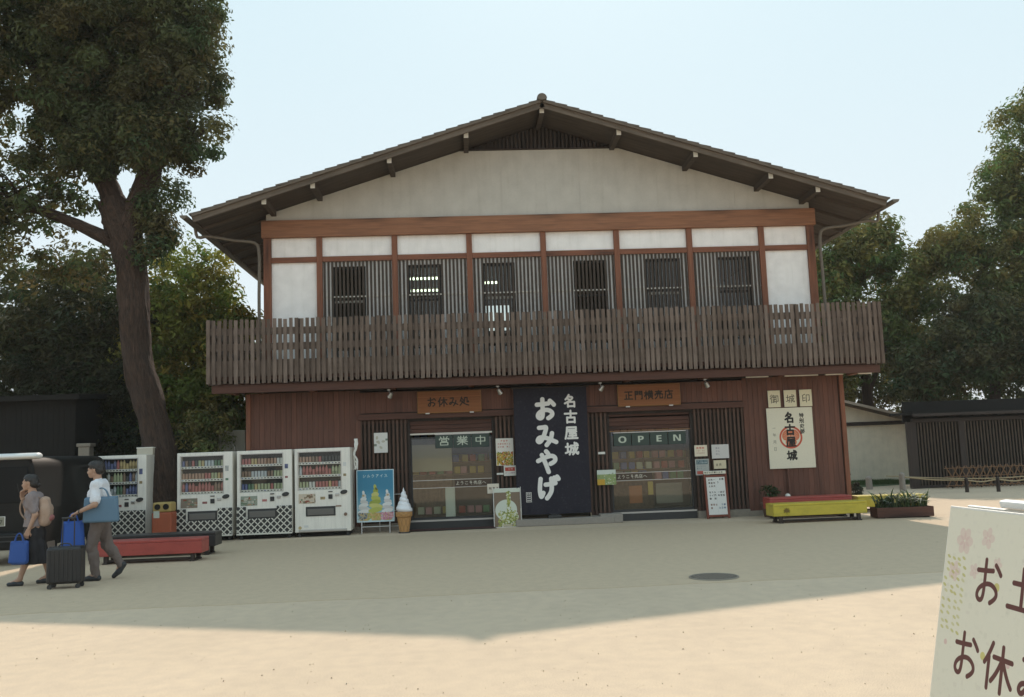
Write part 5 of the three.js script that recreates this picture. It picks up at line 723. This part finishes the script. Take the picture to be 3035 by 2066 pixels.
{ // grass blades on the lawn strip
  const f = rng(261), P = [], C = []; for (let i = 0; i < 9000; i++) { const x = rnd(10.2, 14.2, f), z = -rnd(11.2, 14.0, f), h = rnd(0.05, 0.12, f), a = f() * 6.28, w = 0.008, k = rnd(0.7, 1.3, f); P.push(x - w * Math.cos(a), 0.004, z - w * Math.sin(a), x + w * Math.cos(a), 0.004, z + w * Math.sin(a), x + rnd(-0.04, 0.04, f), h, z + rnd(-0.04, 0.04, f)); for (let e = 0; e < 3; e++) C.push(0.07 * k, 0.13 * k, 0.03 * k); }
  const g = new THREE.BufferGeometry(); g.setAttribute('position', new THREE.Float32BufferAttribute(P, 3)); g.setAttribute('color', new THREE.Float32BufferAttribute(C, 3)); g.computeVertexNormals();
  const o = new THREE.Mesh(g, leaves); o.name = 'grass'; o.castShadow = o.receiveShadow = true; scene.add(o); tag(o, 'short green grass on the lawn strip by the white house', 'grass', null, 'stuff');
}
{ // small stones lying loose on the plaza
  const f = rng(281), g = new THREE.IcosahedronGeometry(1, 0), o = new THREE.InstancedMesh(g, std([0.5, 0.41, 0.3], 0.95), 2600), m = new THREE.Matrix4(), q = new THREE.Quaternion(), c = new THREE.Color();
  for (let i = 0; i < 2600; i++) { const z = 17.5 - 14 * Math.pow(f(), 1.3), x = rnd(-8, 6.5, f), s = 0.002 + 0.004 * Math.pow(f(), 3); q.setFromEuler(new THREE.Euler(f() * 6, f() * 6, f() * 6)); m.compose(V(x, 0.004 + s * 0.2, z), q, V(s * rnd(1, 1.8, f), s * 0.7, s * rnd(1, 1.5, f))); o.setMatrixAt(i, m); const k = rnd(0.7, 1.3, f); o.setColorAt(i, c.setRGB(k, k * rnd(0.94, 1, f), k * rnd(0.85, 1, f))); }
  o.name = 'pebbles'; o.castShadow = o.receiveShadow = true; scene.add(o); tag(o, 'tiny loose stones strewn over the plaza ground', 'stones', null, 'stuff');
}
// ------------------------------------------------------------------ people: one smooth surface grown round a skeleton
function grow(bones, o = {}) { // bones: [from, to, radius, radius]; surface nets over the smooth union of tapered capsules
  const k = o.k ?? 0.03, cell = o.cell ?? 0.014, lo = [9, 9, 9], hi = [-9, -9, -9];
  for (const [A, B, ra, rb] of bones) for (let i = 0; i < 3; i++) { lo[i] = Math.min(lo[i], A[i] - ra, B[i] - rb); hi[i] = Math.max(hi[i], A[i] + ra, B[i] + rb); }
  for (let i = 0; i < 3; i++) { lo[i] -= 3 * cell; hi[i] += 3 * cell; }
  const nx = Math.ceil((hi[0] - lo[0]) / cell) + 1, ny = Math.ceil((hi[1] - lo[1]) / cell) + 1, nz = Math.ceil((hi[2] - lo[2]) / cell) + 1, F = new Float32Array(nx * ny * nz).fill(1), at3 = (x, y, z) => (z * ny + y) * nx + x;
  for (const [A, B, ra, rb] of bones) {
    const d = [B[0] - A[0], B[1] - A[1], B[2] - A[2]], l2 = d[0] ** 2 + d[1] ** 2 + d[2] ** 2 || 1e-9, m = Math.max(ra, rb) + k + 2 * cell;
    const a = [0, 1, 2].map((i) => Math.max(0, Math.floor((Math.min(A[i], B[i]) - m - lo[i]) / cell))), n = [nx, ny, nz], b = [0, 1, 2].map((i) => Math.min(n[i] - 1, Math.ceil((Math.max(A[i], B[i]) + m - lo[i]) / cell)));
    for (let z = a[2]; z <= b[2]; z++) for (let y = a[1]; y <= b[1]; y++) for (let x = a[0]; x <= b[0]; x++) {
      const px = lo[0] + x * cell - A[0], py = lo[1] + y * cell - A[1], pz = lo[2] + z * cell - A[2], t = clamp((px * d[0] + py * d[1] + pz * d[2]) / l2);
      const D = Math.hypot(px - t * d[0], py - t * d[1], pz - t * d[2]) - lerp(ra, rb, t), i = at3(x, y, z), c = F[i], h = clamp(0.5 + 0.5 * (c - D) / k);
      F[i] = lerp(c, D, h) - k * h * (1 - h);
    }
  }
  if (o.shape) for (let z = 0; z < nz; z++) for (let y = 0; y < ny; y++) for (let x = 0; x < nx; x++) { const i = at3(x, y, z); if (F[i] < 0.3) F[i] = o.shape(F[i], lo[0] + x * cell, lo[1] + y * cell, lo[2] + z * cell); }
  const P = [], I = [], id = new Int32Array(nx * ny * nz).fill(-1);
  for (let z = 0; z < nz - 1; z++) for (let y = 0; y < ny - 1; y++) for (let x = 0; x < nx - 1; x++) {
    let n = 0, sx = 0, sy = 0, sz = 0; const c = []; for (let q = 0; q < 8; q++) c.push(F[at3(x + (q & 1), y + ((q >> 1) & 1), z + (q >> 2))]);
    for (let p = 0; p < 8; p++) for (const e of [1, 2, 4]) if (!(p & e)) { const u = c[p], v = c[p | e]; if ((u < 0) !== (v < 0)) { const t = u / (u - v); sx += (p & 1) + (e === 1 ? t : 0); sy += ((p >> 1) & 1) + (e === 2 ? t : 0); sz += (p >> 2) + (e === 4 ? t : 0); n++; } }
    if (n) { id[at3(x, y, z)] = P.length / 3; P.push(lo[0] + (x + sx / n) * cell, lo[1] + (y + sy / n) * cell, lo[2] + (z + sz / n) * cell); }
  }
  for (let z = 1; z < nz - 1; z++) for (let y = 1; y < ny - 1; y++) for (let x = 1; x < nx - 1; x++) {
    const a = F[at3(x, y, z)];
    for (const [e, u, v] of [[[1, 0, 0], [0, 1, 0], [0, 0, 1]], [[0, 1, 0], [0, 0, 1], [1, 0, 0]], [[0, 0, 1], [1, 0, 0], [0, 1, 0]]]) {
      const b = F[at3(x + e[0], y + e[1], z + e[2])]; if ((a < 0) === (b < 0)) continue;
      const q = [[0, 0], [1, 0], [1, 1], [0, 1]].map(([s, t]) => id[at3(x - s * u[0] - t * v[0], y - s * u[1] - t * v[1], z - s * u[2] - t * v[2])]); if (q.some((i) => i < 0)) continue;
      if (a < 0) I.push(q[0], q[1], q[2], q[0], q[2], q[3]); else I.push(q[0], q[2], q[1], q[0], q[3], q[2]);
    }
  }
  const g = new THREE.BufferGeometry(); g.setAttribute('position', new THREE.Float32BufferAttribute(P, 3)); g.setIndex(I); g.computeVertexNormals(); return uvm(g);
}
function hand(w, dir, palm, thumb, curl) { // wrist, direction of the fingers, palm normal, side of the thumb
  const d = V(...dir).normalize(), n = V(...palm).addScaledVector(d, -V(...palm).dot(d)).normalize(), s = new THREE.Vector3().crossVectors(d, n).multiplyScalar(thumb), W = V(...w), B = [];
  const put = (p, q, a, b) => B.push([p.toArray(), q.toArray(), a, b]);
  [0.028, 0.0095, -0.0095, -0.027].forEach((off, i) => {
    const kn = W.clone().addScaledVector(d, [0.084, 0.088, 0.084, 0.076][i]).addScaledVector(s, off); put(W.clone().addScaledVector(s, off * 0.6), kn, 0.0155, 0.0125);
    let p = kn, c = 0; for (const [j, L] of [0.44, 0.32, 0.24].entries()) { c += curl * [0.7, 1.1, 0.8][j]; const q = p.clone().addScaledVector(d, Math.cos(c) * L * [0.074, 0.08, 0.075, 0.058][i]).addScaledVector(n, Math.sin(c) * L * [0.074, 0.08, 0.075, 0.058][i]); put(p, q, 0.0095 - j * 0.0008, 0.0088 - j * 0.001); p = q; }
  });
  const t0 = W.clone().addScaledVector(d, 0.022).addScaledVector(s, 0.018), t1 = t0.clone().addScaledVector(d, 0.035).addScaledVector(s, 0.03).addScaledVector(n, 0.01 + 0.01 * curl), t2 = t1.clone().addScaledVector(d, 0.03).addScaledVector(s, 0.004).addScaledVector(n, 0.012 + 0.012 * curl); put(t0, t1, 0.0135, 0.0105); put(t1, t2, 0.0105, 0.0085);
  put(W.clone().addScaledVector(d, -0.03), W, 0.022, 0.019);
  return grow(B, { k: 0.007, cell: 0.0042 });
}
function headGeo(c, h = 1) { // a head looking along -x, centre of the skull at c
  const q = (x, y, z) => [c[0] + x * h, c[1] + y * h, c[2] + z * h], b = (a, e, r, s) => [q(...a), q(...e), r * h, s * h];
  return grow([b([0.015, 0.025, 0], [-0.012, 0.03, 0], 0.086, 0.08), b([-0.045, -0.02, -0.02], [-0.045, -0.02, 0.02], 0.05, 0.05), b([-0.06, -0.075, -0.012], [-0.06, -0.075, 0.012], 0.03, 0.03), b([0, -0.055, 0.045], [-0.06, -0.08, 0.012], 0.022, 0.02), b([0, -0.055, -0.045], [-0.06, -0.08, -0.012], 0.022, 0.02),
    b([-0.094, 0.005, 0], [-0.108, -0.03, 0], 0.009, 0.013), b([-0.1, -0.032, -0.012], [-0.1, -0.032, 0.012], 0.008, 0.008), b([-0.088, 0.022, -0.034], [-0.088, 0.022, 0.034], 0.012, 0.012), b([-0.09, -0.054, -0.016], [-0.09, -0.054, 0.016], 0.0085, 0.0085), b([-0.088, -0.066, -0.012], [-0.088, -0.066, 0.012], 0.008, 0.008),
    b([0.002, 0.01, 0.084], [0.012, -0.03, 0.08], 0.012, 0.009), b([0.002, 0.01, -0.084], [0.012, -0.03, -0.08], 0.012, 0.009), b([0.02, -0.04, 0], [0.03, -0.15, 0], 0.056, 0.056)], { k: 0.016, cell: 0.0055 });
}
const skin = std([0.42, 0.25, 0.17], 0.55), hairM = std([0.018, 0.014, 0.012], 0.45), shoeM = std([0.03, 0.032, 0.036], 0.6), eyeM = std([0.02, 0.015, 0.012], 0.2);
const fold = (amp, s) => (d, x, y, z) => d + amp * n3(x * s, y * s * 0.45, z * s) + amp * 0.8 * Math.abs(n3(x * s * 1.7 + 4, y * s * 2.2 + x * 9, z * s * 1.7));
function cloth(rgb, rough = 0.9) { return std(rgb, rough, { bumpMap: rep(grainRaw, 6), bumpScale: 0.0008 }); }
{
  // --- woman in a mauve grey top and a long dark skirt
  const t = thing('person', 'person in mauve grey top and long black skirt, one hand raised', 'person', [-8.12, 0, 7.05], 0.12);
  const hip = (z) => [0.03, 0.84, z], kn = [[-0.06, 0.46, 0.09], [0.1, 0.46, -0.09]], an = [[-0.15, 0.1, 0.085], [0.2, 0.115, -0.085]], hc = [-0.06, 1.5, 0];
  const shL = [0.015, 1.29, 0.16], shR = [0, 1.29, -0.16], elL = [0.085, 1.04, 0.205], wrL = [0.0, 0.82, 0.22], elR = [-0.15, 1.07, -0.18], wrR = [-0.205, 1.3, -0.1];
  const torso = [[[0.02, 0.86, -0.07], [0.02, 0.86, 0.07], 0.115, 0.115], [[0.01, 1.03, -0.05], [0.01, 1.03, 0.05], 0.1, 0.1], [[0.0, 1.2, -0.07], [0.0, 1.2, 0.07], 0.105, 0.105], [shL, shR, 0.062, 0.062], [[0.01, 1.28, 0], [-0.025, 1.4, 0], 0.062, 0.048]];
  const arm = (s, e, w) => [[s, e, 0.047, 0.038], [e, w, 0.037, 0.024]];
  const body = [...torso, ...arm(shL, elL, wrL), ...arm(shR, elR, wrR), ...[0, 1].flatMap((i) => [[hip(i ? -0.08 : 0.08), kn[i], 0.085, 0.055], [kn[i], [lerp(kn[i][0], an[i][0], 0.35) + 0.015, lerp(kn[i][1], an[i][1], 0.35), kn[i][2]], 0.053, 0.052], [[lerp(kn[i][0], an[i][0], 0.35) + 0.015, lerp(kn[i][1], an[i][1], 0.35), kn[i][2]], an[i], 0.052, 0.034], [an[i], [an[i][0] - 0.12, an[i][1] - 0.055, an[i][2]], 0.035, 0.026]])];
  part('body', merge([grow(body, { k: 0.03 }), headGeo(hc), hand(wrL, [-0.08, -0.22, 0.0], [0, 0, -1], 1, 0.75), hand(wrR, [0.03, 0.16, 0.05], [0.6, 0, 0.6], 1, 0.7)]), skin, t);
  for (const s of [-1, 1]) part('eye', new THREE.SphereGeometry(0.009, 10, 8), eyeM, t, [hc[0] - 0.09, hc[1] + 0.008, s * 0.03]);
  const inf = (L, a) => L.map(([p, q, r, s]) => [p, q, r + a, s + a]);
  part('top', grow([...inf(torso.slice(0, 4), 0.022), [[0.01, 0.95, -0.07], [0.01, 0.95, 0.07], 0.125, 0.125], [[0.01, 1.29, 0], [0, 1.34, 0], 0.07, 0.06], [shL, [lerp(shL[0], elL[0], 0.75), lerp(shL[1], elL[1], 0.75), 0.2], 0.068, 0.064], [shR, [lerp(shR[0], elR[0], 0.7), lerp(shR[1], elR[1], 0.7), -0.18], 0.068, 0.062]], { k: 0.03, shape: (d, x, y, z) => Math.max(fold(0.013, 12)(d, x, y, z), 0.86 - y) }), cloth([0.25, 0.205, 0.2]), t);
  part('skirt', grow([[[0.02, 0.9, -0.06], [0.02, 0.9, 0.06], 0.12, 0.12], [[0.02, 0.75, -0.06], [0.02, 0.75, 0.06], 0.14, 0.14], [[-0.03, 0.55, -0.05], [0.04, 0.55, 0.05], 0.16, 0.16], [[-0.07, 0.38, -0.03], [0.08, 0.38, 0.03], 0.165, 0.165]], { k: 0.06, shape: (d, x, y, z) => Math.max(d + 0.018 * Math.sin(Math.atan2(z, x) * 9 + n2(x * 3, z * 3)) * clamp((0.95 - y) * 1.6), 0.31 - y) }), cloth([0.02, 0.018, 0.02]), t);
  part('hair', grow([[[hc[0] + 0.025, hc[1] + 0.045, 0], [hc[0] - 0.01, hc[1] + 0.055, 0], 0.093, 0.084], [[hc[0] + 0.06, hc[1] - 0.01, -0.03], [hc[0] + 0.06, hc[1] - 0.01, 0.03], 0.06, 0.06], [[hc[0] + 0.1, hc[1] - 0.03, 0], [hc[0] + 0.115, hc[1] - 0.03, 0], 0.042, 0.034]], { k: 0.02, cell: 0.007, shape: (d, x, y, z) => { const n = 0.013 * n3(x * 60, y * 18, z * 60); return Math.max(d + 0.5 * n, -(x - hc[0]) - 0.056 + n - 0.9 * Math.max(0, y - hc[1] - 0.045), clamp((hc[0] + 0.05 - x) * 8) * (hc[1] - 0.01 - y + n) - clamp((x - hc[0] + 0.01) * 8) * 0.2); } }), hairM, t);
  for (const i of [0, 1]) part('shoe', grow([[[an[i][0] + 0.02, i ? 0.05 : 0.036, an[i][2]], [an[i][0] - 0.07, 0.042, an[i][2]], 0.038, 0.038], [[an[i][0] - 0.07, 0.04, an[i][2]], [an[i][0] - 0.15, 0.032, an[i][2]], 0.038, 0.03]], { k: 0.02, cell: 0.008, shape: (d, x, y) => Math.max(d, 0.004 - y) }), shoeM, t);
  const phone = thing('mobile_phone', 'dark phone held up by the person in mauve grey top', 'phone', [-8.395, 1.43, 6.96], 0.5); part('phone_body', rbox(0.012, 0.15, 0.074, 0.005), M.black, phone, [0, 0, 0], [0, 0, 0.25]); part('phone_screen', rbox(0.002, 0.135, 0.064, 0.0008), M.charcoal, phone, [0.0068, 0, 0], [0, 0, 0.25]);
  const bp = thing('backpack', 'beige and pink backpack on the person in mauve grey top', 'backpack', [-7.955, 0.86, 7.06], 0.12);
  part('pack', grow([[[0, 0.08, -0.06], [0, 0.08, 0.06], 0.085, 0.085], [[0.015, 0.17, -0.06], [0.015, 0.17, 0.06], 0.09, 0.09], [[0.015, 0.26, -0.06], [0.015, 0.26, 0.06], 0.088, 0.088], [[-0.01, 0.36, -0.045], [-0.01, 0.36, 0.045], 0.075, 0.075]], { k: 0.05, shape: fold(0.01, 9) }), cloth([0.44, 0.3, 0.22]), bp); part('pocket', grow([[[0.075, 0.12, -0.04], [0.075, 0.12, 0.04], 0.05, 0.05]], { k: 0.02, cell: 0.01 }), cloth([0.42, 0.16, 0.15]), bp);
  part('strap', tube([[-0.05, 0.42, 0.1], [-0.16, 0.47, 0.13], [-0.28, 0.4, 0.12], [-0.3, 0.22, 0.12], [-0.17, 0.08, 0.14], [-0.05, 0.06, 0.08]], 0.012, 40, 6), cloth([0.3, 0.2, 0.14]), bp);

  const bag = (name, lab, pos, w, h, d, rgb, drop, turn) => { const b = thing(name, lab, 'bag', pos, turn, null); // a soft bag hanging from its handles, base at pos
    const bg = new RoundedBoxGeometry(w, h, d * 2, 10, d * 0.8), q = bg.attributes.position;
    for (let i = 0; i < q.count; i++) { const x = q.getX(i), y = q.getY(i) / h + 0.5, z = q.getZ(i), e = 1 - 0.55 * y * y, n = n3(x * 9 + pos[0] * 3, y * 4, z * 9); q.setXYZ(i, x * (1 - 0.1 * y) + 0.012 * n, y * h - 0.03 * y * Math.cos(x / w * 3) * (y > 0.6 ? 1 : 0.2) + 0.008 * n, z * e + 0.014 * n3(x * 12 + 7, y * 7, pos[2]) * (0.4 + y)); }
    bg.computeVertexNormals(); part('bag_body', uvm(bg), cloth(rgb, 0.75), b);
    for (const s of [-1, 1]) part('bag_handle', tube([[-w * 0.22, h * 0.92, s * d * 0.5], [-w * 0.12, h + drop * 0.7, s * 0.012], [0, h + drop, 0], [w * 0.12, h + drop * 0.7, s * 0.012], [w * 0.22, h * 0.92, s * d * 0.5]], 0.009, 30, 6), cloth(rgb, 0.7), b); return b; };
  bag('carrier_bag', 'blue carrier bag hanging from the lowered hand of the person in skirt', [-8.2, 0.33, 7.32], 0.26, 0.36, 0.06, [0.03, 0.085, 0.3], 0.09, 0.2);

  // --- man in a white shirt, mid stride
  const m = thing('person', 'person with short black hair in white shirt striding left behind a suitcase', 'person', [-7.27, 0, 6.85], 0.06);
  const H = [-0.07, 1.655, 0], sL = [0, 1.43, 0.19], sR = [-0.02, 1.43, -0.19], eL = [0.03, 1.15, 0.33], wL = [-0.21, 1.045, 0.345], eR = [0.04, 1.15, -0.24], wR = [-0.16, 1.0, -0.24];
  const K = [[-0.09, 0.5, 0.1], [0.08, 0.52, -0.1]], A = [[-0.02, 0.1, 0.1], [0.28, 0.22, -0.1]], T = [[-0.17, 0.045, 0.1], [0.22, 0.07, -0.1]];
  const tor = [[[0.02, 0.96, -0.08], [0.02, 0.96, 0.08], 0.115, 0.115], [[0, 1.12, -0.07], [0, 1.12, 0.07], 0.108, 0.108], [[-0.015, 1.3, -0.09], [-0.015, 1.3, 0.09], 0.115, 0.115], [sL, sR, 0.068, 0.068], [[-0.01, 1.42, 0], [-0.035, 1.54, 0], 0.068, 0.055]];
  const leg = (i, a) => [[[0.01, 0.92, i ? -0.095 : 0.095], K[i], 0.09 + a, 0.06 + a], [K[i], [lerp(K[i][0], A[i][0], 0.3) + 0.012, lerp(K[i][1], A[i][1], 0.3), K[i][2]], 0.058 + a, 0.056 + a], [[lerp(K[i][0], A[i][0], 0.3) + 0.012, lerp(K[i][1], A[i][1], 0.3), K[i][2]], A[i], 0.056 + a, 0.04 + a]];
  part('body', merge([grow([...tor, [sL, eL, 0.052, 0.042], [eL, wL, 0.041, 0.027], [sR, eR, 0.052, 0.042], [eR, wR, 0.041, 0.027], ...leg(0, 0), ...leg(1, 0), [A[0], T[0], 0.038, 0.028], [A[1], T[1], 0.038, 0.028]], { k: 0.03 }), headGeo(H, 1.06), hand(wL, [-0.2, -0.09, 0], [-0.2, -1, 0], -1, 0.95), hand(wR, [-0.2, -0.12, 0], [0, -1, 0], 1, 0.95)]), skin, m);
  for (const s of [-1, 1]) part('eye', new THREE.SphereGeometry(0.009, 10, 8), eyeM, m, [H[0] - 0.096, H[1] + 0.009, s * 0.032]);
  part('shirt', grow([...tor.slice(0, 4).map(([p, q, r, s]) => [p, q, r + 0.024, s + 0.024]), [[-0.01, 1.42, 0], [-0.02, 1.485, 0], 0.078, 0.066], [sL, [lerp(sL[0], eL[0], 0.8), lerp(sL[1], eL[1], 0.8), 0.3], 0.078, 0.07], [sR, [lerp(sR[0], eR[0], 0.8), lerp(sR[1], eR[1], 0.8), -0.23], 0.078, 0.074]], { k: 0.03, shape: (d, x, y, z) => Math.max(fold(0.014, 10)(d, x, y, z), 0.9 - y) }), cloth([0.7, 0.7, 0.73]), m);
  part('trousers', grow([[[0.02, 0.98, -0.08], [0.02, 0.98, 0.08], 0.125, 0.125], ...leg(0, 0.022), ...leg(1, 0.022)], { k: 0.035, shape: (d, x, y, z) => Math.max(fold(0.014, 9)(d, x, y, z), y - 1.02) }), cloth([0.15, 0.115, 0.1]), m);
  part('hair', grow([[[H[0] + 0.03, H[1] + 0.05, 0], [H[0] - 0.02, H[1] + 0.062, 0], 0.1, 0.09], [[H[0] + 0.065, H[1] - 0.0, -0.035], [H[0] + 0.065, H[1] - 0.0, 0.035], 0.062, 0.062]], { k: 0.02, cell: 0.007, shape: (d, x, y, z) => { const n = 0.016 * n3(x * 55, y * 22, z * 55); return Math.max(d + 0.5 * n, -(x - H[0]) - 0.07 + n - 0.7 * Math.max(0, y - H[1] - 0.05), clamp((H[0] + 0.05 - x) * 8) * (H[1] + 0.012 - y + n) - clamp((x - H[0] + 0.01) * 8) * 0.2); } }), hairM, m);
  part('belt', grow([[[0.02, 0.985, -0.08], [0.02, 0.985, 0.08], 0.132, 0.132]], { k: 0.02, cell: 0.01, shape: (d, x, y) => Math.max(d, Math.abs(y - 0.985) - 0.018) }), hairM, m); part('watch', new THREE.TorusGeometry(0.03, 0.008, 6, 18).rotateY(1.2), M.charcoal, m, [wL[0] + 0.035, wL[1] + 0.012, wL[2]]);
  part('shoe', grow([[[A[0][0] + 0.04, 0.045, 0.1], [A[0][0] - 0.08, 0.05, 0.1], 0.044, 0.044], [[A[0][0] - 0.08, 0.045, 0.1], [A[0][0] - 0.18, 0.036, 0.1], 0.044, 0.034]], { k: 0.02, cell: 0.008, shape: (d, x, y) => Math.max(d, 0.003 - y) }), shoeM, m);
  part('shoe', grow([[[A[1][0] + 0.045, 0.21, -0.1], [A[1][0] - 0.02, 0.11, -0.1], 0.044, 0.044], [[A[1][0] - 0.02, 0.11, -0.1], [T[1][0] - 0.035, 0.04, -0.1], 0.044, 0.034]], { k: 0.02, cell: 0.008, shape: (d, x, y) => Math.max(d, 0.003 - y) }), shoeM, m);
  const tote = bag('tote_bag', 'large pale blue tote bag on the shoulder of the person in white shirt', [-7.16, 0.88, 7.085], 0.52, 0.39, 0.042, [0.11, 0.19, 0.27], 0.12, 0.06);
  bag('carrier_bag', 'royal blue carrier bag hanging from the forward hand of the person in white shirt', [-7.58, 0.5, 7.06], 0.32, 0.43, 0.06, [0.025, 0.09, 0.36], 0.1, 0.25);
  const sc = thing('suitcase', 'black wheeled suitcase in front of the person in white shirt', 'suitcase', [-7.44, 0, 7.62], 0.1), sh = std([0.018, 0.016, 0.016], 0.42);
  part('case_shell', rbox(0.47, 0.52, 0.27, 0.045), sh, sc, [0, 0.33, 0]); for (let i = 0; i < 7; i++) part('shell_rib', rbox(0.018, 0.44, 0.012, 0.005), sh, sc, [-0.18 + i * 0.06, 0.33, 0.136]); part('zip_seam', rbox(0.476, 0.526, 0.012, 0.005), M.charcoal, sc, [0, 0.33, -0.02]);
  for (const x of [-0.19, 0.19]) for (const z of [-0.09, 0.09]) part('wheel', cyl(0.034, 0.034, 0.025, 16).rotateX(Math.PI / 2), M.charcoal, sc, [x, 0.035, z]);
  part('pull_handle', merge([bar([-0.08, 0.58, -0.09], [-0.08, 0.98, -0.09], 0.009), bar([0.08, 0.58, -0.09], [0.08, 0.98, -0.09], 0.009), bar([-0.095, 0.985, -0.09], [0.095, 0.985, -0.09], 0.015)]), M.charcoal, sc); part('grip', tube([[-0.09, 0.59, 0.05], [-0.06, 0.625, 0.05], [0.06, 0.625, 0.05], [0.09, 0.59, 0.05]], 0.01, 20, 6), M.charcoal, sc);
}
for (const [foot, names] of [[[-8.12, 0, 7.05], ['person', 'mobile_phone', 'backpack', 'carrier_bag']], [[-7.27, 0, 6.85], ['person_001', 'tote_bag', 'carrier_bag_001', 'suitcase']]]) // true height of the two walkers and what they carry
  for (const n of names) { const o = scene.children.find((c) => c.name === n); o.position.sub(V(...foot)).multiplyScalar(0.955).add(V(...foot)); o.scale.setScalar(0.955); }
// ------------------------------------------------------------------ black van and dark booth at the left edge
{
  const paint = new THREE.MeshPhysicalMaterial({ color: new THREE.Color().setRGB(0.008, 0.008, 0.008), roughness: 0.6, specularIntensity: 0.4, clearcoat: 0.12, clearcoatRoughness: 0.1 });
  const t = thing('parked_van', 'black parked van at the left picture edge beside the walking people', 'van', [-10.05, 0, 4.3]);
  const W = 1.48, L = 3.25, sec = new THREE.Shape(); // cross-section, extruded along the length
  sec.moveTo(-W / 2 + 0.05, 0.28); sec.lineTo(W / 2 - 0.05, 0.28); sec.quadraticCurveTo(W / 2, 0.3, W / 2, 0.42); sec.lineTo(W / 2, 0.95); sec.lineTo(W / 2 - 0.09, 1.66); sec.quadraticCurveTo(W / 2 - 0.12, 1.84, W / 2 - 0.3, 1.86); sec.lineTo(-W / 2 + 0.3, 1.86); sec.quadraticCurveTo(-W / 2 + 0.12, 1.84, -W / 2 + 0.09, 1.66); sec.lineTo(-W / 2, 0.95); sec.lineTo(-W / 2, 0.42); sec.quadraticCurveTo(-W / 2, 0.3, -W / 2 + 0.05, 0.28);
  part('body', uvm(new THREE.ExtrudeGeometry(sec, { depth: L - 0.12, bevelEnabled: true, bevelSize: 0.05, bevelThickness: 0.06, bevelSegments: 4, curveSegments: 10, bevelOffset: -0.05 })), paint, t, [0, 0, -L + 0.06]);
  const win = (w0, w1, h, d) => { const s = new THREE.Shape([[-w0 / 2, 0], [w0 / 2, 0], [w1 / 2, h], [-w1 / 2, h]].map((q) => new THREE.Vector2(...q))); return new THREE.ExtrudeGeometry(s, { depth: d, bevelEnabled: true, bevelSize: 0.02, bevelThickness: 0.008, bevelSegments: 2 }); };
  const glassDark = new THREE.MeshPhysicalMaterial({ color: new THREE.Color().setRGB(0.01, 0.011, 0.012), roughness: 0.2, specularIntensity: 0.25 });
  part('rear_window', win(1.22, 1.08, 0.58, 0.01), glassDark, t, [0, 1.08, 0.002]);
  part('tailgate_seam', rbox(1.32, 0.012, 0.012, 0.003), M.black, t, [0, 0.98, 0.004]); part('roof_highlight_strip', uvm(new THREE.CapsuleGeometry(0.055, 1.24, 6, 16).rotateZ(Math.PI / 2).scale(1, 1, 2.4)), std([0.75, 0.75, 0.73], 0.3), t, [0.1, 1.86, -0.02]);  // near-white strip along the black roof edge is a painted sun highlight
  const pl = part('plate', rbox(0.33, 0.165, 0.012, 0.004), M.paper, t, [0.04, 0.76, 0.01]); part('plate_number', new THREE.PlaneGeometry(0.31, 0.15), printed(160, 80, (c, w, h) => { c.fillStyle = '#8b8878'; c.fillRect(0, 0, w, h); c.fillStyle = '#3c3a30'; c.font = 'bold 52px sans-serif'; c.fillText('7', 116, 64); }), pl, [0, 0, 0.0075]);
  part('bumper', rbox(W - 0.02, 0.3, 0.16, 0.05), paint, t, [0, 0.42, 0.02]); for (const y of [0.5, 0.42]) part('bumper_strip', rbox(W - 0.1, 0.02, 0.012, 0.004), M.charcoal, t, [0, y, 0.102]);
  for (const s of [-1, 1]) { part('tail_light', rbox(0.09, 0.42, 0.05, 0.02), std([0.16, 0.01, 0.01], 0.2), t, [s * (W / 2 - 0.06), 0.82, -0.005]); for (const z of [-0.55, -2.75]) { const w = part('wheel', cyl(0.27, 0.27, 0.16, 28).rotateZ(Math.PI / 2), M.black, t, [s * (W / 2 - 0.09), 0.27, z]); part('hub', cyl(0.16, 0.17, 0.17, 20).rotateZ(Math.PI / 2), M.steel, w); } for (const z of [-0.7, -1.65, -2.55]) part('side_window', rbox(0.012, 0.5, 0.72, 0.005), glassDark, t, [s * (W / 2 - 0.075), 1.32, z], [0, 0, s * 0.12]); }
}
{
  const t = thing('dark_booth', 'tall dark timber booth standing behind the van under the trees', 'booth', [-12.1, 0, -1.3]), f = rng(81);
  part('wall', box(2.2, 3.25, 1.6), M.black, t, [0, 1.63, -0.8]); for (let i = 0; i < 18; i++) part('wall_board', box(0.118, 3.2, 0.03), M.black, t, [-1.04 + i * 0.1222, 1.6, 0.016 + rnd(0, 0.006, f)]);
  part('roof_slab', box(2.6, 0.12, 2.1), M.black, t, [0, 3.33, -0.75], [0.06, 0, 0]); part('roof_edge', box(2.6, 0.1, 0.05, true), M.black, t, [0, 3.25, 0.32]); part('base', box(2.3, 0.12, 0.1), M.concrete, t, [0, 0.06, 0.06]);
  const p = thing('concrete_pillar', 'weathered beige pillar beside the dark booth', 'pillar', [-10.72, 0, -1.2]); part('pillar_shaft', rbox(0.26, 2.1, 0.26, 0.02), M.concrete, p, [0, 1.05, 0]); part('pillar_cap', rbox(0.32, 0.08, 0.32, 0.015), M.concrete, p, [0, 2.14, 0]);
}
renderer.setSize?.(1024, 697);
renderer.render(scene, camera);
